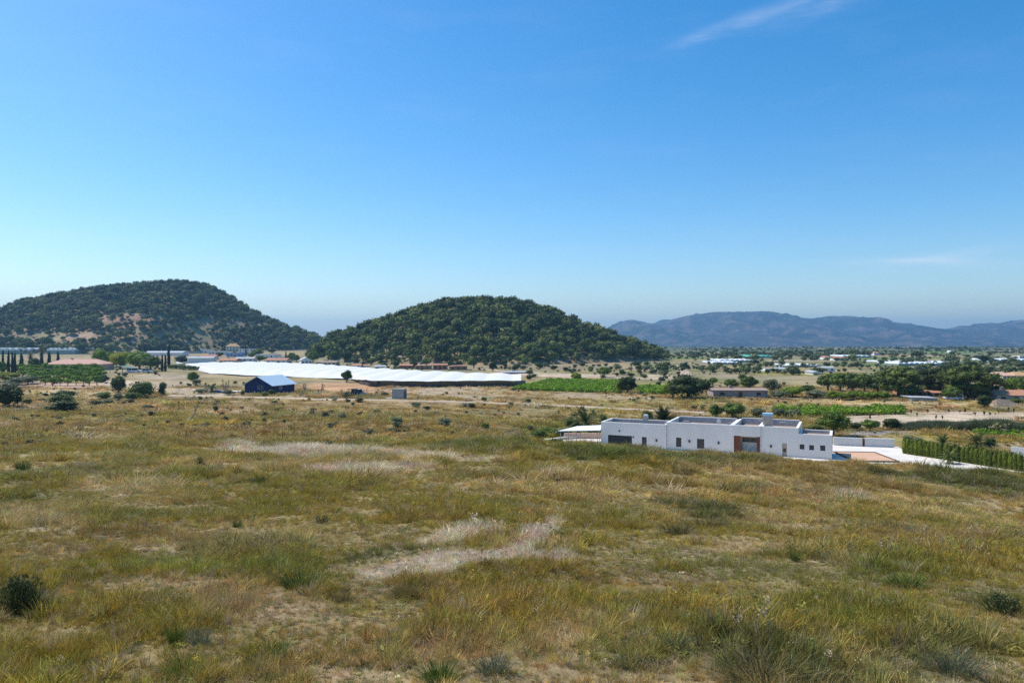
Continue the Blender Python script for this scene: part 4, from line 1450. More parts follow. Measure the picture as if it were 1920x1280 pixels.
def block(x0, x1, y0, y1, h, opens, para=.55, back=0.0, front=True):
    """one flat-roofed block: front wall with openings, other walls, parapet all round and sunk roof"""
    t = .24
    mb = MB()
    wall_open(mb, x0, x1, y0, y0 + t, -.3, h, opens)
    mb.box(x0, x0 + t, y0 + t + .003, y1, -.3, h + .002)
    mb.box(x1 - t, x1, y0 + t + .003, y1, -.3, h + .002)
    mb.box(x0 + t + .003, x1 - t - .003, y1 - t, y1, -.3, h + back)
    mb.build('wall', W_VILLA, villa)
    cp = MB()
    e = .03
    cp.box(x0 - e, x1 + e, y0 - e, y0 + t + e, h + .004, h + .05)
    cp.box(x0 - e, x0 + t + e, y0 + t + e + .003, y1 - .003, h + .006, h + .052)
    cp.box(x1 - t - e, x1 + e, y0 + t + e + .003, y1 - .003, h + .006, h + .052)
    cp.box(x0 + t + e + .003, x1 - t - e - .003, y1 - t - e, y1 + e, h + back + .004, h + back + .05)
    cp.build('coping', W_WHITE, villa)
    rf = MB()
    rf.box(x0 + t + .004, x1 - t - .004, y0 + t + .004, y1 - t - .004, h - para - .2, h - para)
    rf.build('roof', R_TAN, villa)
    ln = MB()  # added grey strip: shade put into colour on the back parapet's inner face
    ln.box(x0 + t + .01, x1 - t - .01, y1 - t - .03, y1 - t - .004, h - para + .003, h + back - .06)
    ln.build('parapet_shade_strip', PARAPET_SHADE, villa)


u1, u2, u3, u4, u5 = U(1249), U(1372), U(1426), U(1497), U(1560)
garage = rect(1140, 1185, 816, 842)
w1, w2, w3 = rect(1203.6, 1212.5, 819, 836), rect(1267, 1277, 820.5, 838), rect(1306.5, 1320, 823, 841)
dr = (U(1466.8), U(1475.3), .02, HZ(1471, 831))
s1, s2, s3 = rect(1499.4, 1508.4, 833, 842.3), rect(1517.4, 1526.4, 834.5, 843.7), rect(1538, 1547.6, 835, 845)
ent = (U(1376), U(1425.4), .02, HZ(1400, 817.5))
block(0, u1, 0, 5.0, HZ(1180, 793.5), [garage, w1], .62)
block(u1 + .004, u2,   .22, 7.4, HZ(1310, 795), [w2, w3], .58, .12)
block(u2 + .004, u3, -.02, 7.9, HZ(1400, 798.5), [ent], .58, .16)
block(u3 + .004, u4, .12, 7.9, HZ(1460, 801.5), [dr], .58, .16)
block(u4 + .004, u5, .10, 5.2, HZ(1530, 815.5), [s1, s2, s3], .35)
# garage door of horizontal panels
gd = MB()
gd.box(garage[0] + .004, garage[1] - .004, .12, .16, garage[2], garage[3] - .004)
gdo = gd.build('garage_door', GARAGE, villa)
np_ = 5
for k in range(np_):
    z0 = garage[2] + (garage[3] - garage[2] - .02) * k / np_
    z1 = garage[2] + (garage[3] - garage[2] - .02) * (k + 1) / np_
    p_ = MB()
    p_.box(garage[0] + .03, garage[1] - .03, .09, .118, z0 + .012, z1 - .012)
    p_.build('panel', GARAGE, gdo)
for (w_, y, b) in ((w1, .10, (0, 0)), (w2, .32, (0, 0)), (w3, .32, (0, 0)), (s1, .2, (1, 0)), (s2, .2, (1, 0)), (s3, .2, (1, 0))):
    window(villa, w_[0], w_[1], y, w_[2], w_[3], FRAME_D, b)
# narrow side door
d_ = MB()
d_.box(dr[0] + .004, dr[1] - .004, .25, .30, dr[2], dr[3] - .004)
do_ = d_.build('door', STONE_TAN, villa)
p_ = MB()
p_.box(dr[0] + .10, dr[1] - .10, .235, .248, dr[3] * .35, dr[3] * .62)
p_.build('pane', GLASS, do_)
# entrance porch: brown clad piers, cream lintel, glazed band, white door panel
pw = U(1388) - U(1376)
for (a, b) in ((ent[0] + .006, ent[0] + pw), (U(1419), ent[1] - .006)):
    c = MB()
    n_ = 4
    for k in range(n_):
        c.box(a + (b - a) * k / n_ + .008, a + (b - a) * (k + 1) / n_ - .008, .10, .42, .02, ent[3] - .006)
    c.build('porch_pier', WOODBR, villa)
pb = MB()
pb.box(ent[0] + .01, ent[1] - .01, 1.9, 2.05, 0, ent[3] - .01)
pb.build('porch_wall', W_CREAM, villa)
g0, g1 = U(1388) + .06, U(1419) - .06
window(villa, g0, g1, 1.80, ent[3] * .60, ent[3] * .80, FRAME_D, (2, 0))
pd = MB()
pd.box(g0 + .02, g1 - .02, 1.78, 1.86, .03, ent[3] * .58)
pd.build('door', FRAME_W, villa)
cl_ = MB()
cl_.box(ent[0] + .01, ent[1] - .01, .26, 1.88, ent[3] - .09, ent[3] - .012)
cl_.build('porch_ceiling', W_CREAM, villa)
# wall lamps
for (px, py, y) in ((1161.7, 808, 0), (1187.5, 819.5, 0), (1231, 825.6, 0), (1292, 827.5, .22), (1347, 830.5, .22), (1445.5, 836.7, .12)):
    u_, z_ = U(px), HZ(px, py)
    s = .07 if py < 815 or px == 1187.5 else .11
    l = MB()
    l.box(u_ - s, u_ + s, y - .03, y - .003, z_ - s * 1.4, z_ + s * 1.4)
    l.prism([(u_ - s * .7, y - .2), (u_ + s * .7, y - .2), (u_ + s * .9, y - .031), (u_ - s * .9, y - .031)], z_ - s * 1.1, z_ + s * 1.2)
    l.build('wall_lamp', DRIRON, villa)
# chimneys and roof things
hR = HZ(1180, 793.5)
uc = U(1206.5)
c = MB()
c.box(uc - .3, uc + .3, .9, 1.5, hR - .63, hR + .95)
co = c.build('chimney', W_GREY, villa)
k_ = MB()
k_.box(uc - .24, uc + .24, .96, 1.44, hR + .953, hR + 1.12)
k_.build('chimney_cap', W_WHITE, co)
uc = U(1436)
h4 = HZ(1460, 801.5)
c = MB()
c.box(uc - .55, uc + .55, 2.0, 3.0, h4 - .72, h4 + 1.0)
co = c.build('chimney', mat('chimney_render', (.66, .50, .38), .95, .12, 2, .2), villa)
k_ = MB()
k_.prism([(uc - .5, 2.05), (uc + .5, 2.05), (uc + .5, 2.95), (uc - .5, 2.95)], h4 + 1.003, h4 + 1.2)
k_.box(uc - .62, uc + .62, 1.88, 3.12, h4 + 1.203, h4 + 1.34)
k_.box(uc - .6, uc + .6, 1.94, 3.06, h4 + 1.343, h4 + 1.46)
k_.build('chimney_cowl', COPPER_B, co)
for (px, y, w_, hh) in ((1240, 3.0, .7, .5), (1268, 6.2, .9, .42), (1335, 5.4, .5, .7), (1362, 3.2, .6, .5), (1462, 4.2, .8, .42)):
    uu = U(px)
    hb = HZ(px, 796) - .58
    a = MB()
    a.box(uu - w_ / 2, uu + w_ / 2, y, y + w_ * .6, hb, hb + hh * .7)
    a.box(uu - w_ / 2 + .05, uu + w_ / 2 - .05, y + .05, y + w_ * .6 - .05, hb + hh * .7 + .002, hb + hh)
    a.build('air_conditioner', W_GREY if px != 1335 else W_WHITE, villa)

YP = [(3.6, 97.0), (4.6, 101.5), (7.5, 104.5), (12, 106), (30, 108), (41, 100), (50.3, 97.2), (49.2, 92.5), (53.2, 84), (56, 75), (30, 75), (14, 84), (6, 92)]
yd = MB()
yd.prism(YP, YARD_Z - .35, YARD_Z + .035)
tag(yd.build('paved_yard', CONC), 'pale concrete yard round the villa', None, None, 'structure')
# curved beige edging wall left of the yard
ew = MB()
for (a, b) in zip(YP[0:4][:-1], YP[1:4]):
    a, b = Vector((*a, 0)), Vector((*b, 0))
    t = (b - a).normalized()
    nn = Vector((-t.y, t.x, 0))
    a, b = a + nn * .1, b + nn * .1
    ew.prism([tuple((a)[:2]), tuple((b)[:2]), tuple((b + nn * .35)[:2]), tuple((a + nn * .35)[:2])], YARD_Z - .3, YARD_Z + .38)
tag(ew.build('edging_wall', W_CREAM), 'low curved beige edging wall at the left end of the yard', 'wall')

# carport canopy left of the villa
cc = empty('carport', on(1088, 98.5))
cc.location.z = YARD_Z + .036
tag(cc, 'white sloping carport canopy on thin posts left of villa', 'carport')
ox = cc.location.x
oy = cc.location.y


def cpt(px, d, py):
    return ((px - CX) / F * d - ox, d - oy, -(py - HY) / F * d - YARD_Z - .036)


q4 = [cpt(1046, 98.0, 807.5), cpt(1126, 97.6, 806), cpt(1128, 103.5, 796.5), cpt(1082, 103.0, 798.5)]
m_ = MB()
m_.poly(q4)
m_.poly([(x, y, z - .07) for x, y, z in reversed(q4)])
for i in range(4):
    a, b = q4[i], q4[(i + 1) % 4]
    m_.quad(a, (a[0], a[1], a[2] - .07), (b[0], b[1], b[2] - .07), b)
m_.build('canopy', CANOPY, cc)
for (px, d, py) in ((1051, 98.2, 808.5), (1066, 98.2, 808.5), (1080.5, 98.2, 808.5), (1120, 98.0, 808), (1088, 102.6, 800), (1124, 103, 799)):
    x, y, z = cpt(px, d, py)
    p = MB()
    p.tube([(x, y, 0), (x, y, z - .02)], [.045, .045], 7)
    p.build('post', CONC_G, cc)
# low plinth with plants seen under the canopy
pl = empty('planter', on(1098, 105.2))
pl.location.z = YARD_Z + .036
tag(pl, 'pinkish low planter wall with shrubs under the carport canopy', 'planter')
m_ = MB()
m_.box(-3.0, 2.8, 0, .35, 0, .75)
m_.build('wall', W_PINK, pl)
m_ = MB()
m_.box(-3.0, 2.8, .36, 1.2, 0, .5)
m_.build('soil', mat('planter_soil', (.20, .15, .10), .95, .2, 3, .3), pl)
for k, x in enumerate((-2.2, -.9, .6, 1.9)):
    sh = obj('shrub', PROTO[f'bush{k % 3}'][1], pl)
    sh.location = (x, .8, .45)
    sh.scale = (.8, .8, .7)

# low white garden walls, pool cover, hedge
def garden_wall(pxa, pxb, d0, d1, h, label):
    a, b = Vector(((pxa - CX) / F * d0, d0, 0)), Vector(((pxb - CX) / F * d1, d1, 0))
    t = (b - a).normalized()
    o = empty('garden_wall', (a.x, a.y, YARD_Z + .036), math.atan2(t.y, t.x))
    tag(o, label, 'wall', 'low white garden walls')
    L_ = (b - a).length
    m_ = MB()
    m_.box(0, L_, 0, .2, 0, h)
    m_.build('wall', W_VILLA, o)
    m_ = MB()
    m_.box(-.03, L_ + .03, -.03, .23, h + .003, h + .06)
    m_.build('coping', W_WHITE, o)


garden_wall(1563, 1617, 98.6, 97.6, 1.02, 'low white garden wall section next to the villa')
garden_wall(1622, 1677, 97.5, 96.6, 1.05, 'low white garden wall section nearer the hedge')
gp_ = MB()
for k in range(4):
    gp_.box(-.14 + k * .075, -.14 + k * .075 + .05, -.03, .03, 0, 1.0)
o = gp_.build('garden_gate', WOODBR)
o.location = on(1619.5, 97.6)
o.location.z = YARD_Z + .036
tag(o, 'narrow brown slatted gate between the low white walls', 'gate')

pc = empty('pool', (on(1622, 88.6).x, 88.6, YARD_Z + .036), R(-5))
tag(pc, 'rectangular pool under an orange cover in the white yard', 'pool')
m_ = MB()
for (a, b, c_, d2) in ((-2.5, 2.5, -3.6, -3.38), (-2.5, 2.5, 3.38, 3.6), (-2.5, -2.28, -3.38, 3.38), (2.28, 2.5, -3.38, 3.38)):
    m_.box(a, b, c_, d2, 0, .16)
m_.build('rim', KERB_BR, pc)
m_ = MB()
for k in range(9):
    m_.box(-2.26, 2.26, -3.36 + k * .747, -3.36 + (k + 1) * .747 - .02, 0, .10)
m_.build('cover', ORANGE, pc)

hd0, hd1 = Vector(((1697 - CX) / F * 91.5, 91.5, 0)), Vector(((1985 - CX) / F * 76.0, 76.0, 0))
hedge = empty('hedge', (hd0.x, hd0.y, YARD_Z))
tag(hedge, 'tall clipped conifer hedge running along the right side of yard', 'hedge')
nh = 34
for k in range(nh):
    p = hd0.lerp(hd1, k / (nh - 1))
    hh = 2.05 + random.uniform(-.07, .07)
    w_ = .82 * random.uniform(.92, 1.08)
    zz = float(ground_z(np.array([p.x]), np.array([p.y]))[0]) - YARD_Z if p.x > 55 else 0
    o = obj('conifer', PROTO[f'hedge{k % 3}'][1], hedge)
    o.location = (p.x - hd0.x + random.uniform(-.06, .06), p.y - hd0.y, zz - .03)
    o.scale = (w_, w_, hh)
    o.rotation_euler = (0, 0, random.uniform(0, 6.28))
# white wall behind the hedge's far right end
m_ = MB()
m_.box(-.5, 9, 0, .2, 0, 1.5)
o = m_.build('boundary_wall', W_WHITE)
pw_ = on(1905, 88.5)
o.location = (pw_.x, pw_.y, pw_.z - .15)
o.rotation_euler = (0, 0, R(-42))
tag(o, 'white boundary wall showing behind the hedge at the right edge', 'wall')

# ------------------------------------------------------------------ planting helper
def plant(kind, name, label, cat, px, py, wpx, hpx, group=None, d=None, dmin=0.0, rz=None, sink=.0):
    p = on(px, d) if d else at(px, py, dmin)
    if d and py is not None and 73 < d < 107 and 3 < p.x < 58:
        p.z = YARD_Z
    k = p.y / F
    w, h = wpx * k, hpx * k
    tr, crn = PROTO[kind]
    e = empty(name, (p.x, p.y, p.z - sink * h), random.uniform(0, 6.28) if rz is None else rz, (w, w * random.uniform(.9, 1.05), h))
    tag(e, label, cat, group)
    if tr:
        t = obj('trunk', tr, e)
    nm = {'palm': 'fronds', 'tallpalm': 'fronds', 'agave': 'leaves', 'spiky': 'leaves', 'yucca': 'leaf_head'}.get(kind, 'crown')
    obj(nm, crn, e)
    return e


# trees and plants round the villa
plant('palm', 'palm_tree', 'young spreading palm behind the carport left of villa', 'palm', 1097, 796, 62, 58, d=118)
plant('bush1', 'shrub', 'round dark bush between young palm and villa', 'shrub', 1131, 784, 17, 20, d=128)
plant('bush0', 'shrub', 'green bush close to the left of young palm', 'shrub', 1074, 788, 30, 26, d=120)
plant('darkbush0', 'shrub', 'low dark bush at the foot of young palm by villa corner', 'shrub', 1112, 800, 30, 14, d=114)
plant('spiky', 'tree', 'dark spiky upright tree behind the villa roof flue', 'tree', 1243, 786, 52, 46, d=124)
plant('bush2', 'shrub', 'round green bush left of the dark spiky tree', 'shrub', 1214, 781, 26, 24, d=130)
plant('bush0', 'shrub', 'green bush right of the dark spiky tree behind villa', 'shrub', 1264, 786, 24, 18, d=126)
plant('round0', 'tree', 'smaller round dark tree of the pair behind villa roof', 'tree', 1342, 788, 26, 30, d=135)
plant('round1', 'tree', 'wider round dark tree of the pair behind villa roof', 'tree', 1375, 788, 42, 34, d=135)
plant('round2', 'tree', 'broad dark green tree right behind the villa low wing', 'tree', 1563, 824, 62, 48, d=108.5)
plant('bush1', 'shrub', 'low bush beside the broad tree behind villa parapet', 'shrub', 1528, 806, 40, 18, d=112)
for i, (px, w, lab) in enumerate([(1420, 34, 'grey green bush left of the chimney cowl'), (1462, 30, 'grey green bush just right of the chimney cowl'), (1490, 26, 'grey bush between chimney cowl and vine rows')]):
    plant(f'olive{i}', 'shrub', lab, 'shrub', px, 782, w, 18, d=140)
plant('agave', 'agave_plant', 'spiky agave in the grass below the small window by garage', 'agave', 1225, None, 28, 17, d=60, sink=-.05)
plant('agave', 'agave_plant', 'large pale agave in front of the villa left of wall step', 'agave', 1208, None, 22, 12, d=61)
plant('agave', 'agave_plant', 'agave in front of the white wall between two dark windows', 'agave', 1290, None, 26, 14, d=58)
plant('agave', 'agave_plant', 'dark agave in front of the villa entrance porch', 'agave', 1378, None, 26, 16, d=56)
plant('olive0', 'shrub', 'left one of two grey round shrubs behind the hedge end', 'shrub', 1703, 826, 24, 17, d=100)
plant('olive1', 'shrub', 'right one of two grey round shrubs behind the hedge end', 'shrub', 1721, 826, 24, 16, d=99)
plant('palm', 'palm_tree', 'small palm standing in front of the clipped hedge', 'palm', 1780, None, 34, 36, d=84.2)
plant('palm', 'palm_tree', 'small palm showing over the top of the hedge', 'palm', 1768, None, 36, 36, d=96)
plant('palm', 'palm_tree', 'bushy palm clump behind the right part of the hedge', 'palm', 1832, None, 52, 44, d=96)
plant('darkbush1', 'shrub', 'dark bush beside the bushy palm behind the hedge', 'shrub', 1856, 838, 24, 22, d=97)
plant('round1', 'tree', 'dark bushy tree on the grey bank right of villa', 'tree', 1632, 812, 34, 24, d=117)
plant('darkbush2', 'shrub', 'dark scrubby bush at left end of the reed bank', 'shrub', 1672, 806, 34, 22, d=120)
plant('darkbush0', 'shrub', 'dark bush on the bank left of the dark bushy tree', 'shrub', 1604, 808, 24, 16, d=119)

# reed bank: a long uncountable belt of reeds
rd = [npmesh('reed', *spray_geo(70, 800 + s, .22, .022, 1.0, 3, .55, .38), L_REED) for s in range(3)]
RCOL = proto_collection('reeds', rd)
n = 2600
t = RG.random(n)
A_, B_ = on(1676, 121), on(2150, 112)
X = A_.x + (B_.x - A_.x) * t + RG.normal(0, .3, n)
Y = A_.y + (B_.y - A_.y) * t + RG.uniform(-2.2, 2.2, n)
Z = ground_z(X, Y)
h_ = RG.uniform(1.6, 2.4, n) * (1.0 - .25 * np.abs(Y - (A_.y + (B_.y - A_.y) * t)) / 2.2) * (.35 + 1.2 * fbm(X / 3.2, Y / 3.2, 611, 3)) * (.7 + .3 * sstep(0, .1, t))
tt = RG.random((n, 1))
for q in rd:
    q.materials[0] = leafmat('reed_blades', (.7, .7, .7), (1.2, 1.2, 1.2), .2, True)
scatter('reed_bank', RCOL, np.stack([X, Y, Z], 1), RG.integers(0, 3, n), np.stack([h_ * .75, h_ * .75, h_], 1), np.stack([RG.normal(0, .1, n), RG.normal(0, .1, n), RG.uniform(0, 6.28, n)], 1),
        np.array((.10, .125, .06)) * (1 - tt) + np.array((.24, .27, .14)) * tt, 'long grey green belt of reeds below the sandy terrace')
for i in range(22):
    px = 1600 + i * 15.2 + random.uniform(-4, 4)
    plant('sapling', 'sapling', 'thin young tree planted on the sandy terrace ' + ('right of the vine rows' if px > 1700 else 'below the bright vine rows'), 'sapling', px, random.choice((776, 779, 784, 789)) if px < 1800 else random.choice((774, 777, 781)), random.uniform(5, 8), random.uniform(8, 13), 'saplings on the sandy terrace')

# ------------------------------------------------------------------ the blue cabin
nc = at(510, 738.6)
TC = R(18)
CW, CL, CHh, CR = 9.0, 10.6, 2.45, 2.25
orig = nc - Vector((math.cos(TC), -math.sin(TC), 0)) * CW
cab = empty('cabin', (orig.x, orig.y, nc.z), -TC)
tag(cab, 'dark blue timber cabin with pale metal gable roof by dirt track', 'cabin')
gw = [(1.9 + 2.4, 1.9 + 3.05, 1.15, 2.3), (5.45, 6.1, 1.15, 2.3)]
m_ = MB()
wall_open(m_, 0, CW, 0, .16, 0, CHh, gw)
m_.extr_y([(0, CHh + .002), (CW, CHh + .002), (CW / 2, CHh + CR - .03)], 0, .16)
m_.build('gable_wall', NAVY, cab)
m_ = MB()
m_.box(0, .16, .163, CL, 0, CHh)
m_.box(.163, CW - .163, CL - .16, CL, 0, CHh)
m_.extr_y([(0, CHh + .002), (CW, CHh + .002), (CW / 2, CHh + CR - .03)], CL - .16, CL)
m_.build('rear_wall', NAVY, cab)
# right long wall with window opening: build in x and turn
rw = empty('side_wall', (CW, .163, 0), R(90))
rw.parent = cab
sw = (2.9, 4.6, .95, 2.1)
m_ = MB()
wall_open(m_, 0, CL - .163, 0, .16, 0, CHh, [sw])
m_.build('boards', NAVY, rw)
window(rw, sw[0], sw[1], .03, sw[2], sw[3], FRAME_W, (1, 1))
for g_ in gw:
    window(cab, g_[0], g_[1], .03, g_[2], g_[3], FRAME_W, (0, 1))
for sgn in (0, 1):
    e_, t_ = .6, .09
    xa = -e_ if sgn == 0 else CW + e_
    za = CHh - e_ * CR / (CW / 2) + .05
    xr = CW / 2 + (-.004 if sgn == 0 else .004)
    zr = CHh + CR + .05
    m_ = MB()
    pts = [(xa, za), (xr, zr), (xr, zr + t_), (xa, za + t_)]
    m_.extr_y(pts if sgn == 0 else pts[::-1], -.7, CL + .5)
    rf = m_.build('roof_slope', METAL_R, cab)
    rb = MB()
    for k in range(13):
        yy = -.6 + k * (CL + 1.0) / 12
        d_ = .035
        q = [(xa, za + t_ + .002), (xr, zr + t_ + .002), (xr, zr + t_ + d_), (xa, za + t_ + d_)]
        rb.extr_y(q if sgn == 0 else q[::-1], yy - .03, yy + .03)
    rb.build('standing_seam', METAL_R, rf)
m_ = MB()
m_.box(-.6, CW + .3, -2.3, -.02, -.5, .14)
m_.build('deck', mat('deck_boards', (.36, .30, .25), .9, .2, 2, .2, stretch=(1, 9, 1)), cab)
for k in range(6):
    x = -.3 + k * 1.75
    m_ = MB()
    m_.box(x, x + .09, -2.25, -2.16, .143, 1.0)
    m_.build('railing_post', FRAME_W if k % 2 else WOODBR, cab)
m_ = MB()
m_.box(CW + .02, CW + 1.5, -2.2, CL, -.5, -.02)
m_.build('side_step', CONC, cab)
ch = MB()
plant('bush1', 'shrub', 'round shrub at the front corner of blue cabin', 'shrub', 509, 740, 15, 11)

# terrace and blue cover left of the cabin
m_ = MB()
m_.box(-3.8, 3.8, -1.6, 1.6, -.3, .35)
o = m_.build('garden_terrace', CONC)
p = at(430, 735)
o.location = p
tag(o, 'pale raised terrace among the yuccas left of blue cabin', 'terrace')
m_ = MB()
for k in range(7):
    a0, a1 = math.pi * k / 7, math.pi * (k + 1) / 7
    m_.extr_y([(math.cos(a0) * 1.9, math.sin(a0) * .75), (math.cos(a1) * 1.9, math.sin(a1) * .75), (0, 0)], -.7, .7)
o = m_.build('boat_cover', CARBLUE)
p = at(407, 736)
o.location = (p.x, p.y - .5, p.z + .02)
tag(o, 'low blue tarpaulin cover between yuccas left of cabin', 'tarpaulin')

# ------------------------------------------------------------------ vehicles
def vehicle(name, label, cat, p, rz, L_, W_, H_, body_m, roof_m, pickup=False):
    e = empty(name, p, rz)
    tag(e, label, cat)
    hw = W_ / 2
    b = MB()
    zc = H_ * .52
    prof = [(-L_ / 2, .32), (-L_ / 2, zc * .95), (-L_ / 2 + .1, zc), (L_ * .22, zc), (L_ / 2 - .12, zc * .88), (L_ / 2, zc * .7), (L_ / 2, .32)]
    b.extr_y(prof, -hw, hw)
    b.build('body', body_m, e)
    c0, c1 = (-L_ / 2 + .12, L_ * .20) if not pickup else (-L_ * .08, L_ * .2)
    g = MB()
    g.extr_y([(c0 + .05, zc + .003), (c0 + .18, H_ - .12), (c1 - .35, H_ - .12), (c1 + .1, zc + .003)], -hw + .06, hw - .06)
    g.build('window', GLASS, e)
    r = MB()
    r.box(c0 + .12, c1 - .28, -hw + .05, hw - .05, H_ - .117, H_)
    for s in (-1, 1):
        for x in (c0 + .05, (c0 + c1) / 2):
            y = s * (hw - .05)
            r.box(x, x + .12, min(y, y - s * .03), max(y, y - s * .03), zc + .004, H_ - .118)
    r.build('roof', roof_m, e)
    for s in (-1, 1):
        for x in (-L_ * .31, L_ * .31):
            w = MB()
            w.tube([(x, s * (hw - .2), .33), (x, s * (hw + .01), .33)], [.33, .33], 14)
            wh = w.build('wheel', TYRE, e)
            q = MB()
            q.tube([(x, s * (hw + .012), .33), (x, s * (hw + .03), .33)], [.2, .18], 10)
            q.build('rim', RIM, wh)
        hl = MB()
        y = s * hw * .72
        hl.box(L_ / 2 - .02, L_ / 2 + .03, y - .17, y + .17, zc * .6, zc * .78)
        hl.build('headlight', LIGHTS, e)
    bp = MB()
    bp.box(L_ / 2 + .004, L_ / 2 + .09, -hw + .05, hw - .05, .34, .55)
    bp.build('bumper', DRIRON, e)
    return e


p = at(672, 741.5)
vehicle('parked_car', 'blue car with white roof parked beside the cabin track', 'car', p, R(-28), 3.9, 1.7, 1.75, CARBLUE, CARWHITE)
p = at(252, 698.5)
vehicle('parked_van', 'long white van parked between green trees and dry bank', 'van', p, R(4), 6.4, 2.0, 2.2, CARWHITE, CARWHITE)
p = at(276, 698.5)
vehicle('parked_van', 'shorter white van with dark window at right of parked vans', 'van', p, R(4), 4.2, 1.9, 2.0, CARWHITE, CARWHITE)
p = at(1787, 750)
vehicle('parked_car', 'white car parked before the dark pines at right', 'car', p, R(170), 4.2, 1.8, 1.5, CARWHITE, CARWHITE)

# timber shelter beside the blue car
m_ = empty('shelter', at(661, 742))
tag(m_, 'small rough brown shelter standing against the blue car', 'shelter')
for x, y in ((-.9, -.7), (.9, -.7), (-.9, .7), (.9, .7)):
    q = MB()
    q.tube([(x, y, 0), (x, y, 1.75)], [.07, .06], 6)
    q.build('post', WOODBR, m_)
q = MB()
q.extr_y([(-1.3, 1.76), (1.3, 1.86), (1.3, 1.93), (-1.3, 1.83)], -1, 1)
q.build('roof', KERB_BR, m_)

# concrete hut
hp_ = at(749, 747)
hut = empty('hut', hp_, R(-14))
tag(hut, 'plain grey concrete hut standing alone beside dirt track', 'hut')
m_ = MB()
wall_open(m_, -1.45, 1.45, -1.2, -1.05, -.2, 2.3, [])
m_.box(-1.45, -1.3, -1.047, 1.2, -.2, 2.3)
m_.box(1.3, 1.45, -1.047, 1.2, -.2, 2.3)
m_.box(-1.297, 1.297, 1.05, 1.2, -.2, 2.3)
m_.build('wall', W_GREY, hut)
m_ = MB()
m_.box(-1.52, 1.52, -1.27, 1.27, 2.303, 2.42)
m_.build('roof', CONC_G, hut)
m_ = MB()
m_.box(1.453, 1.48, -.5, .5, 0, 1.9)
m_.build('door', DRIRON, hut)
m_ = MB()
m_.box(-3.1, -1.6, -1.2, .6, -.3, .18)
o = m_.build('slab', CONC, hut)

# ------------------------------------------------------------------ crop netting (white cover)
def ynear(px):
    return float(np.interp(px, [330, 395, 480, 560, 640, 700, 800, 975], [684, 700, 703.5, 706.5, 710, 712.3, 713.6, 713.2]))


def yfar(px):
    return float(np.interp(px, [330, 400, 480, 600, 700, 800, 975], [682.2, 679.6, 678.2, 683, 690.3, 696, 702.3]))


net = empty('crop_netting', at(640, 716, 200))
tag(net, 'huge white plastic netting stretched over a crop before the hills', 'netting')
no = net.location
nu, nv = 150, 22
V = []
for i in range(nu):
    px = 331 + (977 - 331) * i / (nu - 1)
    lowf = min(1, max(0, (690 - px) / 40))
    a = at_h(px, ynear(px), 2.3 - 1.95 * lowf, 200, False)
    b = at_h(px, min(yfar(px), ynear(px) - .6), 2.3, 200, False)
    for j in range(nv):
        p = a.lerp(b, j / (nv - 1))
        z = float(ground_z(np.array([p.x]), np.array([p.y]), False)[0]) + 2.15
        z += .12 * lowf * 0 + (.42 if j > 0 else .12) * abs(math.sin(p.x * .36)) + .10 * math.sin(p.y * .5 + p.x * .13) + .15 * (float(fbm(np.array([p.x / 14]), np.array([p.y / 14]), 881, 2)[0]) - .5)
        if lowf > 0 and j < 4:
            z -= (1.0, .6, .3, .1)[j] * 1.9 * lowf
        V.append((p.x - no.x, p.y - no.y, z - no.z))
NETM = leafmat('white_netting', (.64, .64, .63), (.68, .68, .67), .10)
me = npmesh('sheet', V, grid_faces(nu, nv), NETM, True)
obj('sheet', me, net)
skirt = MB()  # side net; its dark colour also paints the shaded underside of the sheet
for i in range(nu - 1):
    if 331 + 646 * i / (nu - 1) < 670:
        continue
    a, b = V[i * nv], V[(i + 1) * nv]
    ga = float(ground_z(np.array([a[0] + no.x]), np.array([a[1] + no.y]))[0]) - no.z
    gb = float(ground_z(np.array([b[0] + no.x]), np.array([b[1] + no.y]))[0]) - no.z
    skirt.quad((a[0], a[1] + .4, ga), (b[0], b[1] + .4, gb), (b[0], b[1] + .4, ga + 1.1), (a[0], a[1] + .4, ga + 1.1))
skirt.build('side_net', mat('shaded_side_net', (.09, .075, .07), .9, .3, .8), net)
pm_ = None
for i in range(0, nu, 3):
    a = V[i * nv]
    g = float(ground_z(np.array([a[0] + no.x]), np.array([a[1] + no.y]))[0]) - no.z
    if pm_ is None:
        q = MB()
        q.tube([(0, 0, 0), (0, 0, 1)], [.06, .06], 5)
        pm_ = q.mesh('post', DRIRON)
    po = obj('post', pm_, net)
    po.location = (a[0], a[1] + .2, g - .1)
    po.scale = (1, 1, a[2] - g + .15)
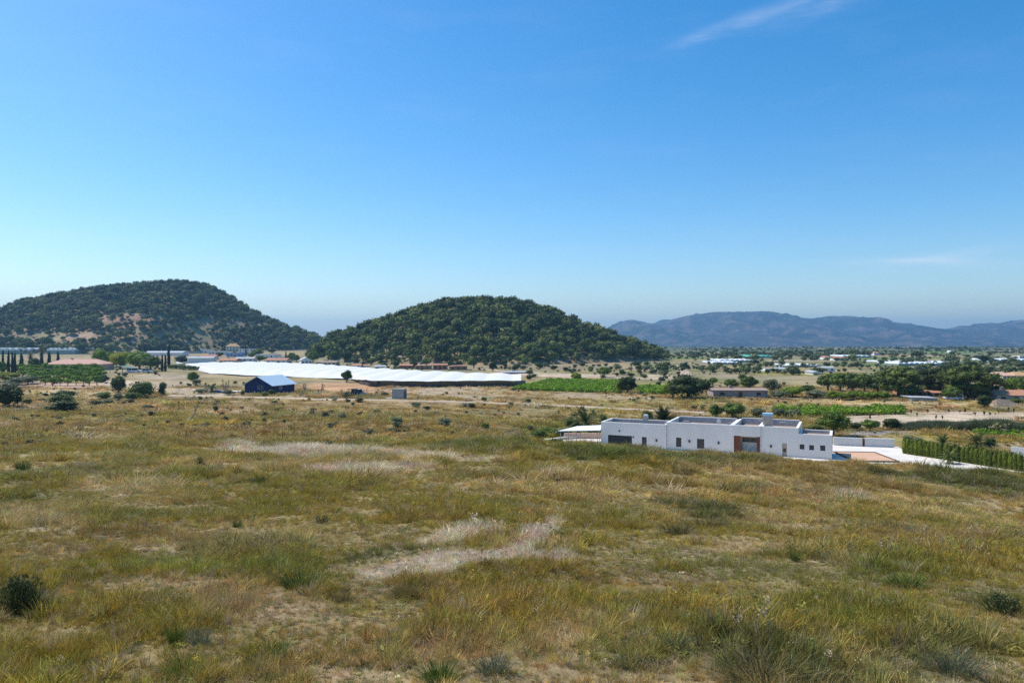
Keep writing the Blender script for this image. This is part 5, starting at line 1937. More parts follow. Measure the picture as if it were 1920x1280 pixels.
# ------------------------------------------------------------------ houses
def house(name, label, cat, px0, px1, yeave, ybase, depth, roof, rise, wm, rm, wins=2, rz=0.0, group=None, door=True, dmin=150, parts=None):
    """house between two columns of the photograph; rise = roof height in photo pixels"""
    p = at((px0 + px1) / 2, ybase, dmin)
    k = p.y / F
    W_, H_, r_ = (px1 - px0) * k, (ybase - yeave) * k, rise * k
    e = empty(name, p, rz)
    tag(e, label, cat, group)
    x0, x1 = -W_ / 2, W_ / 2
    D_ = depth
    ww, wh = min(1.1, W_ / (2.2 * max(wins, 1))), min(1.2, H_ * .4)
    opens = []
    zc = H_ * .45 if H_ < 4 else H_ * .28
    nslots = wins + (1 if door else 0)
    xs = [x0 + W_ * (i + .5) / nslots for i in range(nslots)]
    di = nslots // 2 if door else -1
    floors = [zc] if H_ < 4.6 else [H_ * .24, H_ * .70]
    for fi, zf in enumerate(floors):
        for i, x in enumerate(xs):
            if fi == 0 and i == di:
                opens.append((x - .5, x + .5, 0, min(2.05, H_ * .8)))
            elif wins:
                opens.append((x - ww / 2, x + ww / 2, zf - wh / 3, zf + wh * 2 / 3))
    m_ = MB()
    wall_open(m_, x0, x1, 0, .25, -1.0, H_, opens) if not door else wall_open(m_, x0, x1, 0, .25, 0, H_, opens)
    m_.box(x0, x0 + .25, .253, D_, -1, H_)
    m_.box(x1 - .25, x1, .253, D_, -1, H_)
    m_.box(x0 + .253, x1 - .253, D_ - .25, D_, -1, H_)
    if roof == 'gable_y':
        m_.extr_y([(x0, H_ + .002), (x1, H_ + .002), (0, H_ + r_ - .02)], .003, .25)
        m_.extr_y([(x0, H_ + .002), (x1, H_ + .002), (0, H_ + r_ - .02)], D_ - .25, D_ - .003)
    m_.build('wall', wm, e)
    for o_ in opens:
        if o_[2] == 0:
            q = MB()
            q.box(o_[0] + .01, o_[1] - .01, .1, .16, .01, o_[3] - .01)
            q.build('door', WOODBR, e)
        else:
            q = MB()
            q.box(o_[0] + .01, o_[1] - .01, .14, .17, o_[2] + .01, o_[3] - .01)
            q.build('window', GLASS, e)
    m_ = MB()
    o = .35
    if roof == 'gable_y':
        for pts in ([(x0 - o, H_ - o * r_ / (W_ / 2) + .03), (-.003, H_ + r_ + .03), (-.003, H_ + r_ + .15), (x0 - o, H_ - o * r_ / (W_ / 2) + .15)],
                    [(.003, H_ + r_ + .03), (x1 + o, H_ - o * r_ / (W_ / 2) + .03), (x1 + o, H_ - o * r_ / (W_ / 2) + .15), (.003, H_ + r_ + .15)]):
            m_.extr_y(pts, -o, D_ + o)
    elif roof == 'gable_x':
        m_.poly([(x0 - o, -o, H_ + .02), (x1 + o, -o, H_ + .02), (x1 + o, D_ / 2, H_ + r_), (x0 - o, D_ / 2, H_ + r_)])
        m_.poly([(x1 + o, D_ + o, H_ + .02), (x0 - o, D_ + o, H_ + .02), (x0 - o, D_ / 2, H_ + r_), (x1 + o, D_ / 2, H_ + r_)])
        m_.poly([(x0 - o, D_ + o, H_ + .02), (x0 - o, -o, H_ + .02), (x0 - o, D_ / 2, H_ + r_)])
        m_.poly([(x1 + o, -o, H_ + .02), (x1 + o, D_ + o, H_ + .02), (x1 + o, D_ / 2, H_ + r_)])
        m_.poly([(x0 - o, -o, H_ + .01), (x0 - o, D_ + o, H_ + .01), (x1 + o, D_ + o, H_ + .01), (x1 + o, -o, H_ + .01)])
    elif roof == 'hip':
        i_ = min(W_ * .28, D_ * .5)
        a, b, c, d = (x0 - o, -o, H_ + .02), (x1 + o, -o, H_ + .02), (x1 + o, D_ + o, H_ + .02), (x0 - o, D_ + o, H_ + .02)
        r0, r1 = (x0 + i_, D_ / 2, H_ + r_), (x1 - i_, D_ / 2, H_ + r_)
        m_.poly([a, b, r1, r0])
        m_.poly([c, d, r0, r1])
        m_.poly([d, a, r0])
        m_.poly([b, c, r1])
        m_.poly([d, c, b, a])
    elif roof == 'shed':
        m_.extr_y([(x0 - o, H_ + .02), (x1 + o, H_ + r_ + .02), (x1 + o, H_ + r_ + .14), (x0 - o, H_ + .14)], -o, D_ + o)
    else:
        m_.box(x0 + .26, x1 - .26, .26, D_ - .26, H_ - .4, H_ - .2)
    m_.build('roof', rm, e)
    if roof == 'flat':
        m_ = MB()
        m_.box(x0 - .03, x1 + .03, -.03, .28, H_ + .003, H_ + .09)
        m_.build('parapet', wm, e)
    if roof in ('hip', 'gable_x') and W_ > 7:
        m_ = MB()
        m_.box(x0 + W_ * .35, x0 + W_ * .35 + .6, D_ * .45, D_ * .45 + .6, H_ + r_ * .6, H_ + r_ + .7)
        m_.build('chimney', wm, e)
    return e


G = 'village houses below the hills'
house('house', 'pink hip roofed house behind the orchard at left', 'house', 86, 192, 682.5, 695, 11, 'hip', 9, W_PINK, R_PINK, 4, R(2), None)
house('house', 'white cube house at the far left of the village', 'house', 375, 389, 655, 662, 7, 'flat', 0, W_WHITE, R_TAN, 1, 0, G)
house('carport', 'dark roofed open shed beside the white cube house', 'shed', 353, 374, 658, 662.5, 6, 'shed', .5, W_GREY, DRIRON, 0, 0, None, False)
house('house', 'white arcaded house with dark openings in upper village row', 'house', 391, 420, 658, 665, 8, 'flat', 0, W_WHITE, R_TAN, 4, 0, G)
house('house', 'terracotta roofed house below the white arcaded house', 'house', 379, 404, 668, 673.5, 8, 'gable_x', 3.2, W_WHITE, R_TERRA, 2, R(6), G)
house('warehouse', 'long grey white shed at left end of the netting', 'warehouse', 352, 398, 671, 680, 10, 'gable_x', 2.5, W_WHITE, R_GREY, 0, R(8), None, False)
house('house', 'wide low terracotta roof just above the netting left part', 'house', 411, 442, 675.5, 680, 9, 'gable_x', 3.6, W_CREAM, R_TERRA, 3, R(-3), G)
house('house', 'cream house with terracotta roof highest behind the village', 'house', 424, 447, 649, 659, 9, 'hip', 5, W_CREAM, R_OCHRE, 3, R(10), G)
house('house', 'bluish white house with blue door below the cream house', 'house', 423, 452, 661, 669, 8, 'flat', 0, W_BLUE, R_TAN, 3, R(-8), G)
house('house', 'bright white two storey house right of the cream house', 'house', 447, 475, 654, 664, 9, 'flat', 0, W_WHITE, R_TAN, 3, R(-4), G)
house('house', 'pale grey low house directly above the netting middle', 'house', 442, 475, 672, 679, 9, 'gable_x', 2.5, W_WHITE, R_GREY, 2, R(5), G)
house('house', 'long white low house in the centre of the village', 'house', 480, 521, 664, 673, 9, 'flat', 0, W_WHITE, R_TAN, 4, R(3), G)
house('house', 'white house with terracotta roof in front of long white house', 'house', 497, 537, 675, 681, 9, 'gable_x', 3.8, W_WHITE, R_TERRA, 3, R(-4), G)
house('house', 'white house behind the tall cypress in the village', 'house', 523, 548, 668, 676, 8, 'flat', 0, W_WHITE, R_TAN, 2, R(6), G)
house('barn', 'ochre roofed barn high under the saddle between hills', 'barn', 526, 550, 648.5, 652, 8, 'gable_x', 2.6, W_CREAM, R_OCHRE, 2, 0, None)
house('house', 'white gabled house with steep side at village right end', 'house', 565, 585, 675, 683, 9, 'gable_y', 5, W_WHITE, R_GREY, 2, R(24), G)
house('house', 'cream low house right of the steep white gable', 'house', 597, 630, 679, 685, 8, 'gable_x', 2.5, W_CREAM, R_TAN, 3, R(-3), G)
house('warehouse', 'pale grey long roof left of the tall cypress group', 'warehouse', 272, 341, 661, 667, 14, 'gable_x', 3, W_WHITE, R_GREY, 0, R(2), None, False)
for i, (a, b, ye, yb, rm, lab) in enumerate([(660, 676, 685, 689.5, R_TERRA, 'small red roofed house just above netting near lone pine'), (680, 692, 685.5, 689.5, R_TERRA, 'tiny red roofed house beside the small red roofed one'),
                                             (703, 722, 687, 691.5, R_GREY, 'grey roofed white hut above the netting centre')]):
    house('house', lab, 'house', a, b, ye, yb, 6, 'gable_x', 2.4, W_WHITE, rm, 1, R(5 * i), G)
for i, (a, b, ye, yb, lab) in enumerate([(748, 772, 685, 691, 'left red brown farm ruin under the middle hill'), (778, 806, 686, 692.5, 'second red brown farm ruin under the middle hill'), (812, 838, 684, 693, 'tall red brown farm ruin in the ruined row'),
                                         (843, 876, 687, 693.5, 'right end terracotta farm ruin under the middle hill')]):
    house('ruin', lab, 'ruin', a, b, ye, yb, 7, 'shed' if i % 2 else 'gable_x', 2.2, REDSTONE, R_TERRA, 2, R(4 * i - 6), 'ruined farm buildings')
house('shed', 'long low pale shed roof right of the red ruins', 'shed', 946, 990, 697.5, 700.5, 7, 'gable_x', 1.6, W_GREY, R_GREY, 0, R(8), None, False)
# right side
house('outbuilding', 'long low mauve block building right of the big dark tree', 'building', 1338, 1439, 731.5, 745.5, 7, 'gable_x', 3.0, W_MAUVE, R_TAN, 2, R(-2), None, True)
house('house', 'brick red house half hidden under the dark pines', 'house', 1692, 1730, 732, 743.5, 9, 'gable_y', 7, R_TERRA, R_TERRA, 2, R(-12), None)
house('house', 'low terracotta roofed house between dark pines', 'house', 1740, 1773, 736, 744, 8, 'gable_x', 3.5, W_CREAM, R_TERRA, 2, R(5), None)
house('house', 'terracotta roofed house at the right edge before trees', 'house', 1872, 1940, 741, 751, 10, 'gable_x', 8, W_GREY, R_TERRA, 2, R(-8), None)
house('canopy', 'pale grey sheet roof canopy in front of brick house', 'canopy', 1711, 1757, 745.3, 751.5, 5, 'shed', -1.5, W_GREY, R_GREY, 0, R(-4), None, False)
house('house', 'far tan hip roofed house above the right trees', 'house', 1880, 1903, 704, 710, 11, 'hip', 6, W_CREAM, R_PINK, 2, R(4), None)
house('house', 'far tan house at right edge beyond dark trees', 'house', 1906, 1936, 704, 710, 11, 'hip', 6, W_CREAM, R_OCHRE, 2, R(-6), None)
FAR = 'white farm buildings across the valley'
for (a, b, ye, yb, roof, lab) in [(1435, 1448, 691, 695.5, 'flat', 'small white block left of the far white farm'), (1457, 1486, 691.5, 697, 'gable_x', 'wide white farm with pale gable roof in valley'), (1524, 1540, 698, 702.5, 'gable_y', 'small white gabled hut in the tan valley field'),
                                  (1544, 1566, 689.5, 697, 'gable_x', 'white bluish farm house beside the valley hedge'), (1722, 1746, 690, 695, 'flat', 'blue walled shed behind the tall dark pines'),
                                  (1639, 1648, 661, 666, 'hip', 'tiny far house with orange roof amid fields'), (1783, 1788, 657, 661, 'flat', 'tiny white cottage below the mountain foot'), (1912, 1922, 667, 672, 'flat', 'small pale far house at right edge'),
                                  (1546, 1556, 669, 674, 'hip', 'far terracotta house beside dark hedge'), (1566, 1590, 671, 676, 'gable_x', 'far cream farm with low red roof')]:
    house('farmhouse', lab, 'farmhouse', a, b, ye, yb, 9, roof, 2.2, W_BLUE if 'blue' in lab else W_WHITE, R_TERRA if ('orange' in lab or 'terracotta' in lab or 'red' in lab) else R_GREY, 2, 0, FAR, False, dmin=260)


# ------------------------------------------------------------------ greenhouses
def greenhouse(label, px0, px1, ytop, ybase, depth, bays, group='greenhouses in the valley', rz=0.0, rm=PLASTIC):
    p = at((px0 + px1) / 2, ybase, 240)
    k = p.y / F
    W_, H_ = (px1 - px0) * k, max((ybase - ytop) * k, 1.6)
    e = empty('greenhouse', p, rz)
    tag(e, label, 'greenhouse', group)
    hw = H_ * .62
    m_ = MB()
    bw = W_ / bays
    for i in range(bays):
        x0 = -W_ / 2 + i * bw
        arc = [(x0 + bw * (1 - math.cos(math.pi * t / 6)) / 2, hw + (H_ - hw) * math.sin(math.pi * t / 6)) for t in range(7)]
        for (a, b) in zip(arc[:-1], arc[1:]):
            m_.quad((a[0], 0, a[1]), (b[0], 0, b[1]), (b[0], depth, b[1]), (a[0], depth, a[1]))
        m_.poly([(q[0], 0, q[1]) for q in arc[::-1]])
    m_.build('roof', rm, e)
    m_ = MB()
    m_.box(-W_ / 2 + .02, W_ / 2 - .02, .02, depth - .02, -1.0, hw - .01)
    m_.build('wall', PLASTIC_W, e)
    for i in range(bays + 1):
        q = MB()
        x = -W_ / 2 + i * bw
        q.box(x - .12, x + .12, -.14, .0, -.6, hw)
        q.build('post', W_GREY, e)


GL = 'greenhouses behind the left cypresses'
greenhouse('long white greenhouse at far left behind the cypress row', -30, 67, 652, 664, 40, 8, GL)
greenhouse('bluish white greenhouse behind the pink roofed house', 86, 141, 652.5, 664, 40, 6, GL, R(-4))
for (a, b, yt, yb, lab) in [(1350, 1415, 674, 679, 'upper one of two long white greenhouses left in valley'), (1336, 1392, 678.5, 683.5, 'lower one of two long white greenhouses left in valley'), (1478, 1540, 684, 688.5, 'long white greenhouse behind the white valley farm'),
                            (1580, 1634, 666, 671, 'distant white greenhouse under the mountain centre'), (1658, 1714, 677.5, 681.5, 'thin white greenhouse strip left of the dark pines'), (1685, 1764, 679.5, 686, 'long white greenhouse rising just behind the dark pines'),
                            (1765, 1841, 678, 683, 'white greenhouse strip above the middle dark pines'), (1865, 1945, 673, 681, 'large bright white greenhouse at right edge of valley')]:
    greenhouse(lab, a, b, yt, yb, 26, max(4, int((b - a) / 9)))
greenhouse('teal netted greenhouse far below the mountain', 1403, 1452, 666.5, 671, 40, 6, None, 0, TEAL)

# ------------------------------------------------------------------ trees of the left side
for i, (px, py, w, h, lab) in enumerate([(5.5, 700, 5.5, 46, 'slim dark cypress nearest the left picture edge'), (16, 712, 7, 55, 'tall dark cypress second from the left edge'), (23, 706, 6, 48, 'dark cypress third from the left edge'), (28, 704, 6, 45, 'dark cypress fourth from the left edge'),
                                         (40, 690, 9, 28, 'short broad cypress left of the brown palm'), (78, 696, 8, 36, 'dark cypress hiding the trunk of the tall brown palm'), (92, 690, 8, 31, 'cypress left of the pink house roof'), (108.5, 686, 7, 27, 'cypress rising behind the pink house roof'),
                                         (295, 690, 6, 24, 'short cypress right of the green trees'), (288, 682, 4, 17, 'smallest cypress beside green trees'), (304, 696, 6, 31, 'slim cypress left of the tallest village cypress'), (310, 696, 6, 31, 'cypress between slim cypress and tallest cypress'),
                                         (316.5, 690, 7, 44, 'tallest dark cypress above the village edge'), (536, 676, 4, 18, 'lone cypress among the white village houses'), (461, 667, 4, 14, 'small cypress before the bright white house')]):
    plant(f'cypress{i % 3}', 'cypress_tree', lab, 'cypress', px, py, w, h)
plant('tallpalm', 'palm_tree', 'tall brown crowned palm behind the orchard', 'palm', 78, 690, 22, 44)
plant('tallpalm', 'palm_tree', 'dry brown palm clump left of the tall palm', 'palm', 57, 690, 26, 32)
plant('dark1', 'tree', 'dark round tree between brown palms and orchard', 'tree', 64, 692, 22, 22)
plant('bright0', 'tree', 'bright green leafy tree nearest the pink house', 'tree', 189, 690, 30, 38)
plant('round2', 'tree', 'darker green tree standing behind the pink house end', 'tree', 204, 684, 26, 26)
plant('yellow0', 'tree', 'yellow green round tree in the row by white vans', 'tree', 226, 691, 40, 34)
plant('bright1', 'tree', 'large bright green tree in the row by white vans', 'tree', 262, 692, 50, 38)
plant('round0', 'tree', 'dark green round tree ending the row by white vans', 'tree', 283, 695, 38, 28)
plant('darkbush1', 'shrub', 'low dark hedge bush left end of white netting', 'shrub', 342, 680, 34, 14)
for i in range(7):
    plant(f'bush{i % 3}', 'shrub', 'low green bush in row along the left netting edge', 'shrub', 322 + i * 8.5, 691 + i * .6, 14, 9, 'bushes along the netting edge')
plant('yellow1', 'shrub', 'yellow green spreading bush at left picture edge', 'shrub', 12, 716, 46, 20)
plant('bright2', 'tree', 'green tree at left edge before the cypress row', 'tree', 3, 700, 24, 24)
for i, (px, py, w, h) in enumerate([(30, 722, 42, 16), (52, 720, 40, 17), (20, 728, 34, 13)]):
    plant(f'olive{i}', 'shrub', 'low grey green bank shrub at left below the orchard', 'shrub', px, py, w, h, 'grey shrubs on the left bank')
m_ = MB()
m_.extr_y([(-1.6, 0), (1.6, 0), (.9, .9), (-.9, .9)], -.9, .9)
o = m_.build('garden_kiln', CONC_G)
o.location = at(19, 700)
tag(o, 'small grey domed mound among green bushes at left', 'mound')
plant('darkbush0', 'shrub', 'largest dark green bush at the left field edge', 'shrub', 10, 764, 64, 46)
# carport with green roof beside pink house
e = empty('carport', at(222, 699))
tag(e, 'green roofed open carport right of the pink house', 'carport')
m_ = MB()
m_.extr_y([(-4, 2.1), (0, 3.0), (4.6, 2.2), (4.6, 2.3), (0, 3.12), (-4, 2.2)], 0, 6)
m_.build('roof', mat('green_sheet', (.14, .24, .20), .7, .15, 1), e)
for x in (-3.8, -1.2, 1.6, 4.4):
    for y in (.1, 5.9):
        q = MB()
        q.tube([(x, y, -.3), (x, y, 2.2)], [.1, .1], 6)
        q.build('post', W_GREY, e)
# orchard
k = 0
for row, (y, n_, x0, x1) in enumerate([(699, 13, 30, 200), (703, 13, 36, 196), (707.5, 12, 44, 196), (712, 11, 52, 198), (717, 10, 62, 204), (722.5, 8, 78, 190)]):
    for i in range(n_):
        px = x0 + (x1 - x0) * (i + .5 * (row % 2) + random.uniform(-.15, .15)) / n_
        plant(f'orchard{k % 3}', 'orchard_tree', 'small bright green fruit tree in the ' + ('back row of orchard nearest the pink house', 'second row of orchard from the pink house', 'third row of orchard from the pink house', 'fourth row of orchard from the pink house', 'fifth row of orchard behind the front row', 'front row of orchard with bare trunks showing')[row], 'fruit tree', px, y + random.uniform(-.6, .6), random.uniform(13, 21), random.uniform(12.5, 20), 'orchard trees')
        k += 1

# yuccas and shrubs round the cabin
plant('round1', 'tree', 'dark round tree on the tan bank left of netting', 'tree', 362, 720, 22, 25)
plant('dark0', 'tree', 'dark round pine standing out against the white netting', 'tree', 650, 716, 22, 24)
Y_ = 'yuccas on the cabin plot'
for (px, py, w, h, kd, lab) in [(385, 735, 28, 20, 'yucca', 'leftmost yucca group on the tan plot'), (397, 737, 22, 24, 'palm', 'small yellow green palm left of the blue tarpaulin'), (423, 736, 20, 28, 'yucca', 'tall bent yucca left of blue cabin'), (572, 731, 18, 14, 'yucca', 'leaning yucca just right of cabin roof'),
                                 (604, 731, 20, 13, 'yucca', 'pair headed yucca on orange soil behind'), (600, 741, 22, 14, 'yucca', 'dark forked yucca on the orange soil'), (641, 741, 12, 13, 'yucca', 'thin forked yucca left of the blue car'), (566, 741, 16, 12, 'yucca', 'low yucca at the cabin right corner')]:
    plant(kd, 'palm_tree' if kd == 'palm' else 'yucca', lab, 'palm' if kd == 'palm' else 'yucca', px, py, w, h, Y_)
for (px, py, w, h, kd, lab) in [(428, 741, 22, 11, 'olive0', 'grey low shrub at foot of the bent yucca'), (377, 738, 26, 10, 'olive1', 'flat grey shrub under the leftmost yucca'), (497, 742, 16, 9, 'bush0', 'small shrub before the cabin gable'), (455, 741, 10, 10, 'bush1', 'tiny shrub at the cabin left corner'),
                                 (265, 746, 52, 32, 'bush2', 'broad dark bush left of the pointed shrub'), (305, 743, 18, 28, 'darkbush2', 'pointed dark shrub at start of the dirt track'), (248, 750, 34, 17, 'bush0', 'low green bush left under the broad dark bush'), (222, 738, 26, 34, 'dark2', 'upright dark tree at right end of orchard'),
                                 (222, 750, 20, 14, 'olive2', 'grey round bush right of the low green bush'), (195, 749, 32, 15, 'bush1', 'flat green bush below the orchard path'), (53, 759, 14, 12, 'bush2', 'small bush right of the largest left bush'), (85, 743, 10, 7, 'darkbush0', 'tiny dark bush on the straw bank'),
                                 (122, 745, 44, 14, 'darkbush1', 'flat dark hedge like bush on the straw bank'), (116, 760, 46, 25, 'bush0', 'dark green bush in the middle of left slope'), (120, 773, 54, 23, 'darkbush2', 'wide dark bush lowest on the left slope'), (90, 773, 18, 12, 'bush1', 'round bush left of the wide lowest bush'),
                                 (180, 760, 24, 10, 'darkbush0', 'low dark bush on the olive slope'), (200, 758, 22, 10, 'olive0', 'grey green bush next to low dark bush'), (277, 768, 24, 10, 'olive1', 'grey low bush in the mid left field'), (336, 758, 14, 6, 'darkbush1', 'tiny dark bush below the dirt track start'),
                                 (404, 772, 12, 12, 'darkbush2', 'dark tuft bush right of the dead branch'), (416, 780, 12, 9, 'olive2', 'small grey bush right of the dead branch'), (375, 751, 10, 9, 'bush2', 'small green bush below the dirt track'), (248, 793, 24, 9, 'bush0', 'low green mound in left middle field'),
                                 (620, 804, 18, 13, 'olive0', 'lower grey olive shrub of three in middle field'), (610, 786, 15, 16, 'olive1', 'upper left grey olive shrub in middle field'), (641, 787, 16, 14, 'olive2', 'upper right dark olive shrub in middle field'), (744, 803, 27, 23, 'olive0', 'round grey olive shrub in field before the hut'),
                                 (833, 803, 28, 21, 'olive1', 'widest round grey olive shrub in middle field'), (691, 815, 28, 12, 'olive2', 'low pale grey shrub left of the round olive'), (735, 811, 26, 10, 'olive1', 'flat pale shrub under the round olive'), (674, 754, 16, 9, 'darkbush1', 'dark bush in front of the dirt track by car'),
                                 (515, 758, 14, 8, 'bush1', 'small green bush in field below cabin'), (780, 765, 24, 12, 'olive0', 'grey bush cluster right below the hut'), (800, 768, 16, 8, 'darkbush0', 'small dark bush beside grey bush cluster'), (872, 763, 26, 16, 'agave', 'yellowish spiky agave by the track'),
                                 (884, 764, 18, 9, 'darkbush2', 'dark low bush right of the spiky agave'), (910, 806, 18, 14, 'bush2', 'small green shrub in right middle field'), (908, 752, 12, 9, 'bush0', 'tiny round bush on the tan slope'), (990, 755, 14, 8, 'darkbush1', 'dark low bush on slope left of vineyard')]:
    plant(kd, 'agave_plant' if kd == 'agave' else 'shrub', lab, 'agave' if kd == 'agave' else 'shrub', px, py, w, h)
# leaning dead branch
e = empty('dead_branch', at(352, 792))
tag(e, 'bare grey dead branch leaning up out of the field', 'branch')
m_ = MB()
m_.tube([(0, 0, -.1), (.8, .1, 1.1), (1.2, .1, 2.0), (1.5, .2, 2.7)], [.09, .07, .05, .02], 6)
m_.build('stem', BARK_PALE, e)
for (a, b) in (((1.0, .1, 1.5), (.5, .3, 3.2)), ((1.2, .1, 2.0), (2.4, 0, 2.9)), ((.8, .1, 1.1), (1.9, .3, 1.7)), ((1.0, .1, 1.5), (.9, -.2, 2.6))):
    q = MB()
    q.tube([a, ((a[0] + b[0]) / 2 + .1, (a[1] + b[1]) / 2, (a[2] + b[2]) / 2 + .1), b], [.045, .03, .012], 5)
    q.build('twig', BARK_PALE, e)

# shrubs on the slope left of the yard
for (px, py, w, h, kd, d, lab) in [(1022, None, 42, 26, 'bush0', 92, 'round green shrub on slope left of carport'), (1042, None, 34, 22, 'bush1', 95, 'green shrub touching the curved edging wall'), (998, None, 36, 20, 'olive0', 90, 'grey green shrub leftmost on the slope by yard'), (1010, None, 40, 20, 'bush2', 104, 'upper green shrub behind the slope shrubs'),
                                   (1055, None, 30, 18, 'olive1', 108, 'grey shrub behind the carport left post'), (975, None, 30, 16, 'bush1', 100, 'small green shrub apart left of slope shrubs'), (1030, None, 34, 17, 'bush0', 112, 'green shrub on the bank behind carport')]:
    plant(kd, 'shrub', lab, 'shrub', px, py, w, h, None, d)

# trees right of centre
plant('dark1', 'tree', 'tall dark bush tree at right end of the vineyard', 'tree', 1176, 738, 40, 34)
plant('yellow0', 'tree', 'light green bush joined to the dark vineyard tree', 'tree', 1162, 737, 18, 22)
plant('dark0', 'tree', 'large spreading dark tree left of the mauve building', 'tree', 1292, 747, 82, 48)
plant('bright2', 'tree', 'lighter green tree on the left of large dark tree', 'tree', 1262, 746, 40, 34)
plant('yellow2', 'tree', 'small yellow green tree above the vineyard', 'tree', 1081, 714, 22, 16)
plant('darkbush0', 'shrub', 'small dark round bush at left end of vineyard', 'shrub', 993, 712, 16, 10)
plant('round0', 'tree', 'dark green tree between hill foot and vineyard tree', 'tree', 1133, 707, 28, 20)
for (px, py, w, h, kd, lab) in [(1371, 731, 28, 22, 'round0', 'dark tree behind the mauve building left part'), (1405, 733, 34, 30, 'round1', 'tallest dark tree behind the mauve building'), (1337, 721, 20, 14, 'round2', 'small dark tree in field behind big dark tree'), (1392, 712, 18, 12, 'bush0', 'small green bush on the tan valley slope'),
                                 (1448, 735, 34, 26, 'olive0', 'reddish dark tree right of the mauve building'), (1486, 744, 40, 22, 'bright1', 'bright green bush mass right of mauve building'), (1515, 738, 28, 18, 'round1', 'dark bush behind the bright bush mass'), (1462, 747, 40, 16, 'olive1', 'grey green bush at the mauve building corner'),
                                 (1532, 746, 44, 16, 'olive2', 'long grey bush before the tree row'), (1552, 732, 38, 32, 'round2', 'first dark tree of the row left of pines'), (1575, 734, 40, 37, 'round0', 'second dark tree of the row left of pines'), (1598, 735, 38, 38, 'dark2', 'third tree of row, slim and dark'),
                                 (1621, 736, 42, 38, 'round1', 'fourth tree of the row next to big pines'), (1646, 737, 38, 34, 'dark0', 'dark tree touching the leftmost big pine')]:
    plant(kd, 'tree' if h > 17 else 'shrub', lab, 'tree' if h > 17 else 'shrub', px, py, w, h)
for i in range(6):
    plant(f'bright{i % 3}', 'shrub', 'bright green shrub in the row before the dark pines', 'shrub', 1562 + i * 19, 749 + (i % 2), 28, 17, 'bright shrubs before the pines')
for (px, py, w, h, kd, lab) in [(1684, 744, 92, 66, 'pine0', 'leftmost big umbrella pine with leaning trunk'), (1752, 742, 78, 64, 'pine1', 'second big dark pine above terracotta house'), (1813, 747, 104, 72, 'pine2', 'largest dark pine at the right'), (1861, 745, 56, 52, 'pine0', 'smaller pine right of the largest pine'),
                                 (1720, 738, 66, 52, 'pine2', 'dark pine filling gap behind brick red house'), (1783, 741, 72, 60, 'pine0', 'dark pine between second and largest big pines'), (1842, 743, 62, 54, 'pine1', 'dark pine behind the smaller right pine'), (1785, 750, 36, 26, 'round2', 'round green tree in front of largest pine'), (1846, 765, 28, 26, 'dark1', 'dark round tree in front of smaller pine'), (1825, 748, 34, 18, 'olive1', 'grey bush under the largest pine'),
                                 (1896, 740, 30, 34, 'bright0', 'green tree rising behind right edge house'), (1921, 742, 36, 40, 'round1', 'green tree at the right picture edge'), (1906, 757, 28, 12, 'bush0', 'low bush before right edge house'), (1740, 748, 16, 16, 'cypress0', 'small pointed shrub before low terracotta house')]:
    plant(kd, 'pine_tree' if 'pine' in kd else ('shrub' if h < 19 else 'tree'), lab, 'pine' if 'pine' in kd else ('shrub' if h < 19 else 'tree'), px, py, w, h)
# brown canvas heap
m_ = MB()
n_ = 10
for i in range(n_):
    a0, a1 = -3.6 + 7.2 * i / n_, -3.6 + 7.2 * (i + 1) / n_
    f = lambda x: 1.7 * max(0, 1 - ((x + 1.8) / 5.6) ** 2) if x > -1.8 else 1.7 * max(0, 1 - ((x + 1.8) / 1.9) ** 2)
    m_.quad((a0, -1.6, 0), (a1, -1.6, 0), (a1, 0, f(a1)), (a0, 0, f(a0)))
    m_.quad((a0, 0, f(a0)), (a1, 0, f(a1)), (a1, 1.6, 0), (a0, 1.6, 0))
o = m_.build('earth_heap', BROWNCLOTH)
o.location = at(1886, 762)
tag(o, 'long brown earth heap before the right edge house', 'earth heap')

# trees among the village and at the hills' feet
GV = 'round trees among the village houses'
for (px, py, w, h) in [(483, 669, 24, 16), (487, 678, 22, 12), (547, 678, 16, 18), (556, 680, 12, 16), (587, 680, 26, 22), (600, 668, 18, 12), (440, 668, 12, 9), (345, 661, 16, 12), (412, 668, 14, 8), (612, 682, 14, 8), (626, 673, 16, 16), (648, 676, 12, 12), (472, 671, 16, 10), (405, 664, 8, 7), (366, 657, 12, 9), (510, 662, 16, 9),
                        (698, 683, 18, 14), (742, 688, 16, 13), (775, 690, 16, 14), (800, 686, 20, 16), (842, 690, 12, 14), (888, 690, 24, 22), (905, 678, 14, 12), (924, 696, 14, 20), (945, 686, 14, 14), (985, 686, 16, 16), (968, 692, 14, 10), (1008, 690, 10, 12), (665, 680, 14, 10), (720, 689, 14, 10), (860, 683, 12, 8)]:
    i = random.randrange(3)
    plant(('round', 'dark', 'round')[i] + str(random.randrange(3)), 'tree', 'dark round tree ' + ('between the white houses in village left half' if px < 500 else 'between the white houses in village right half' if px < 600 else 'right of the village above the white netting' if px < 735 else 'beside the red brown farm ruins' if px < 870 else 'on open slope right of the farm ruins'), 'tree', px, py, w, h, GV)
for i in range(46):
    px, py = random.uniform(885, 1300), random.uniform(684, 711)
    if px < 985 and py > 699:
        continue
    h = random.uniform(5, 11)
    plant(random.choice(('bush', 'darkbush', 'olive')) + str(random.randrange(3)), 'shrub', 'small bush dotted over the tan slope ' + ('left of the vineyard' if px < 985 else 'between middle hill and vineyard' if px < 1165 else 'at right foot of the middle hill'), 'shrub', px, py, h * random.uniform(1.1, 1.7), h, 'bushes on the slope below the middle hill')
GF = 'pines on the open fields'
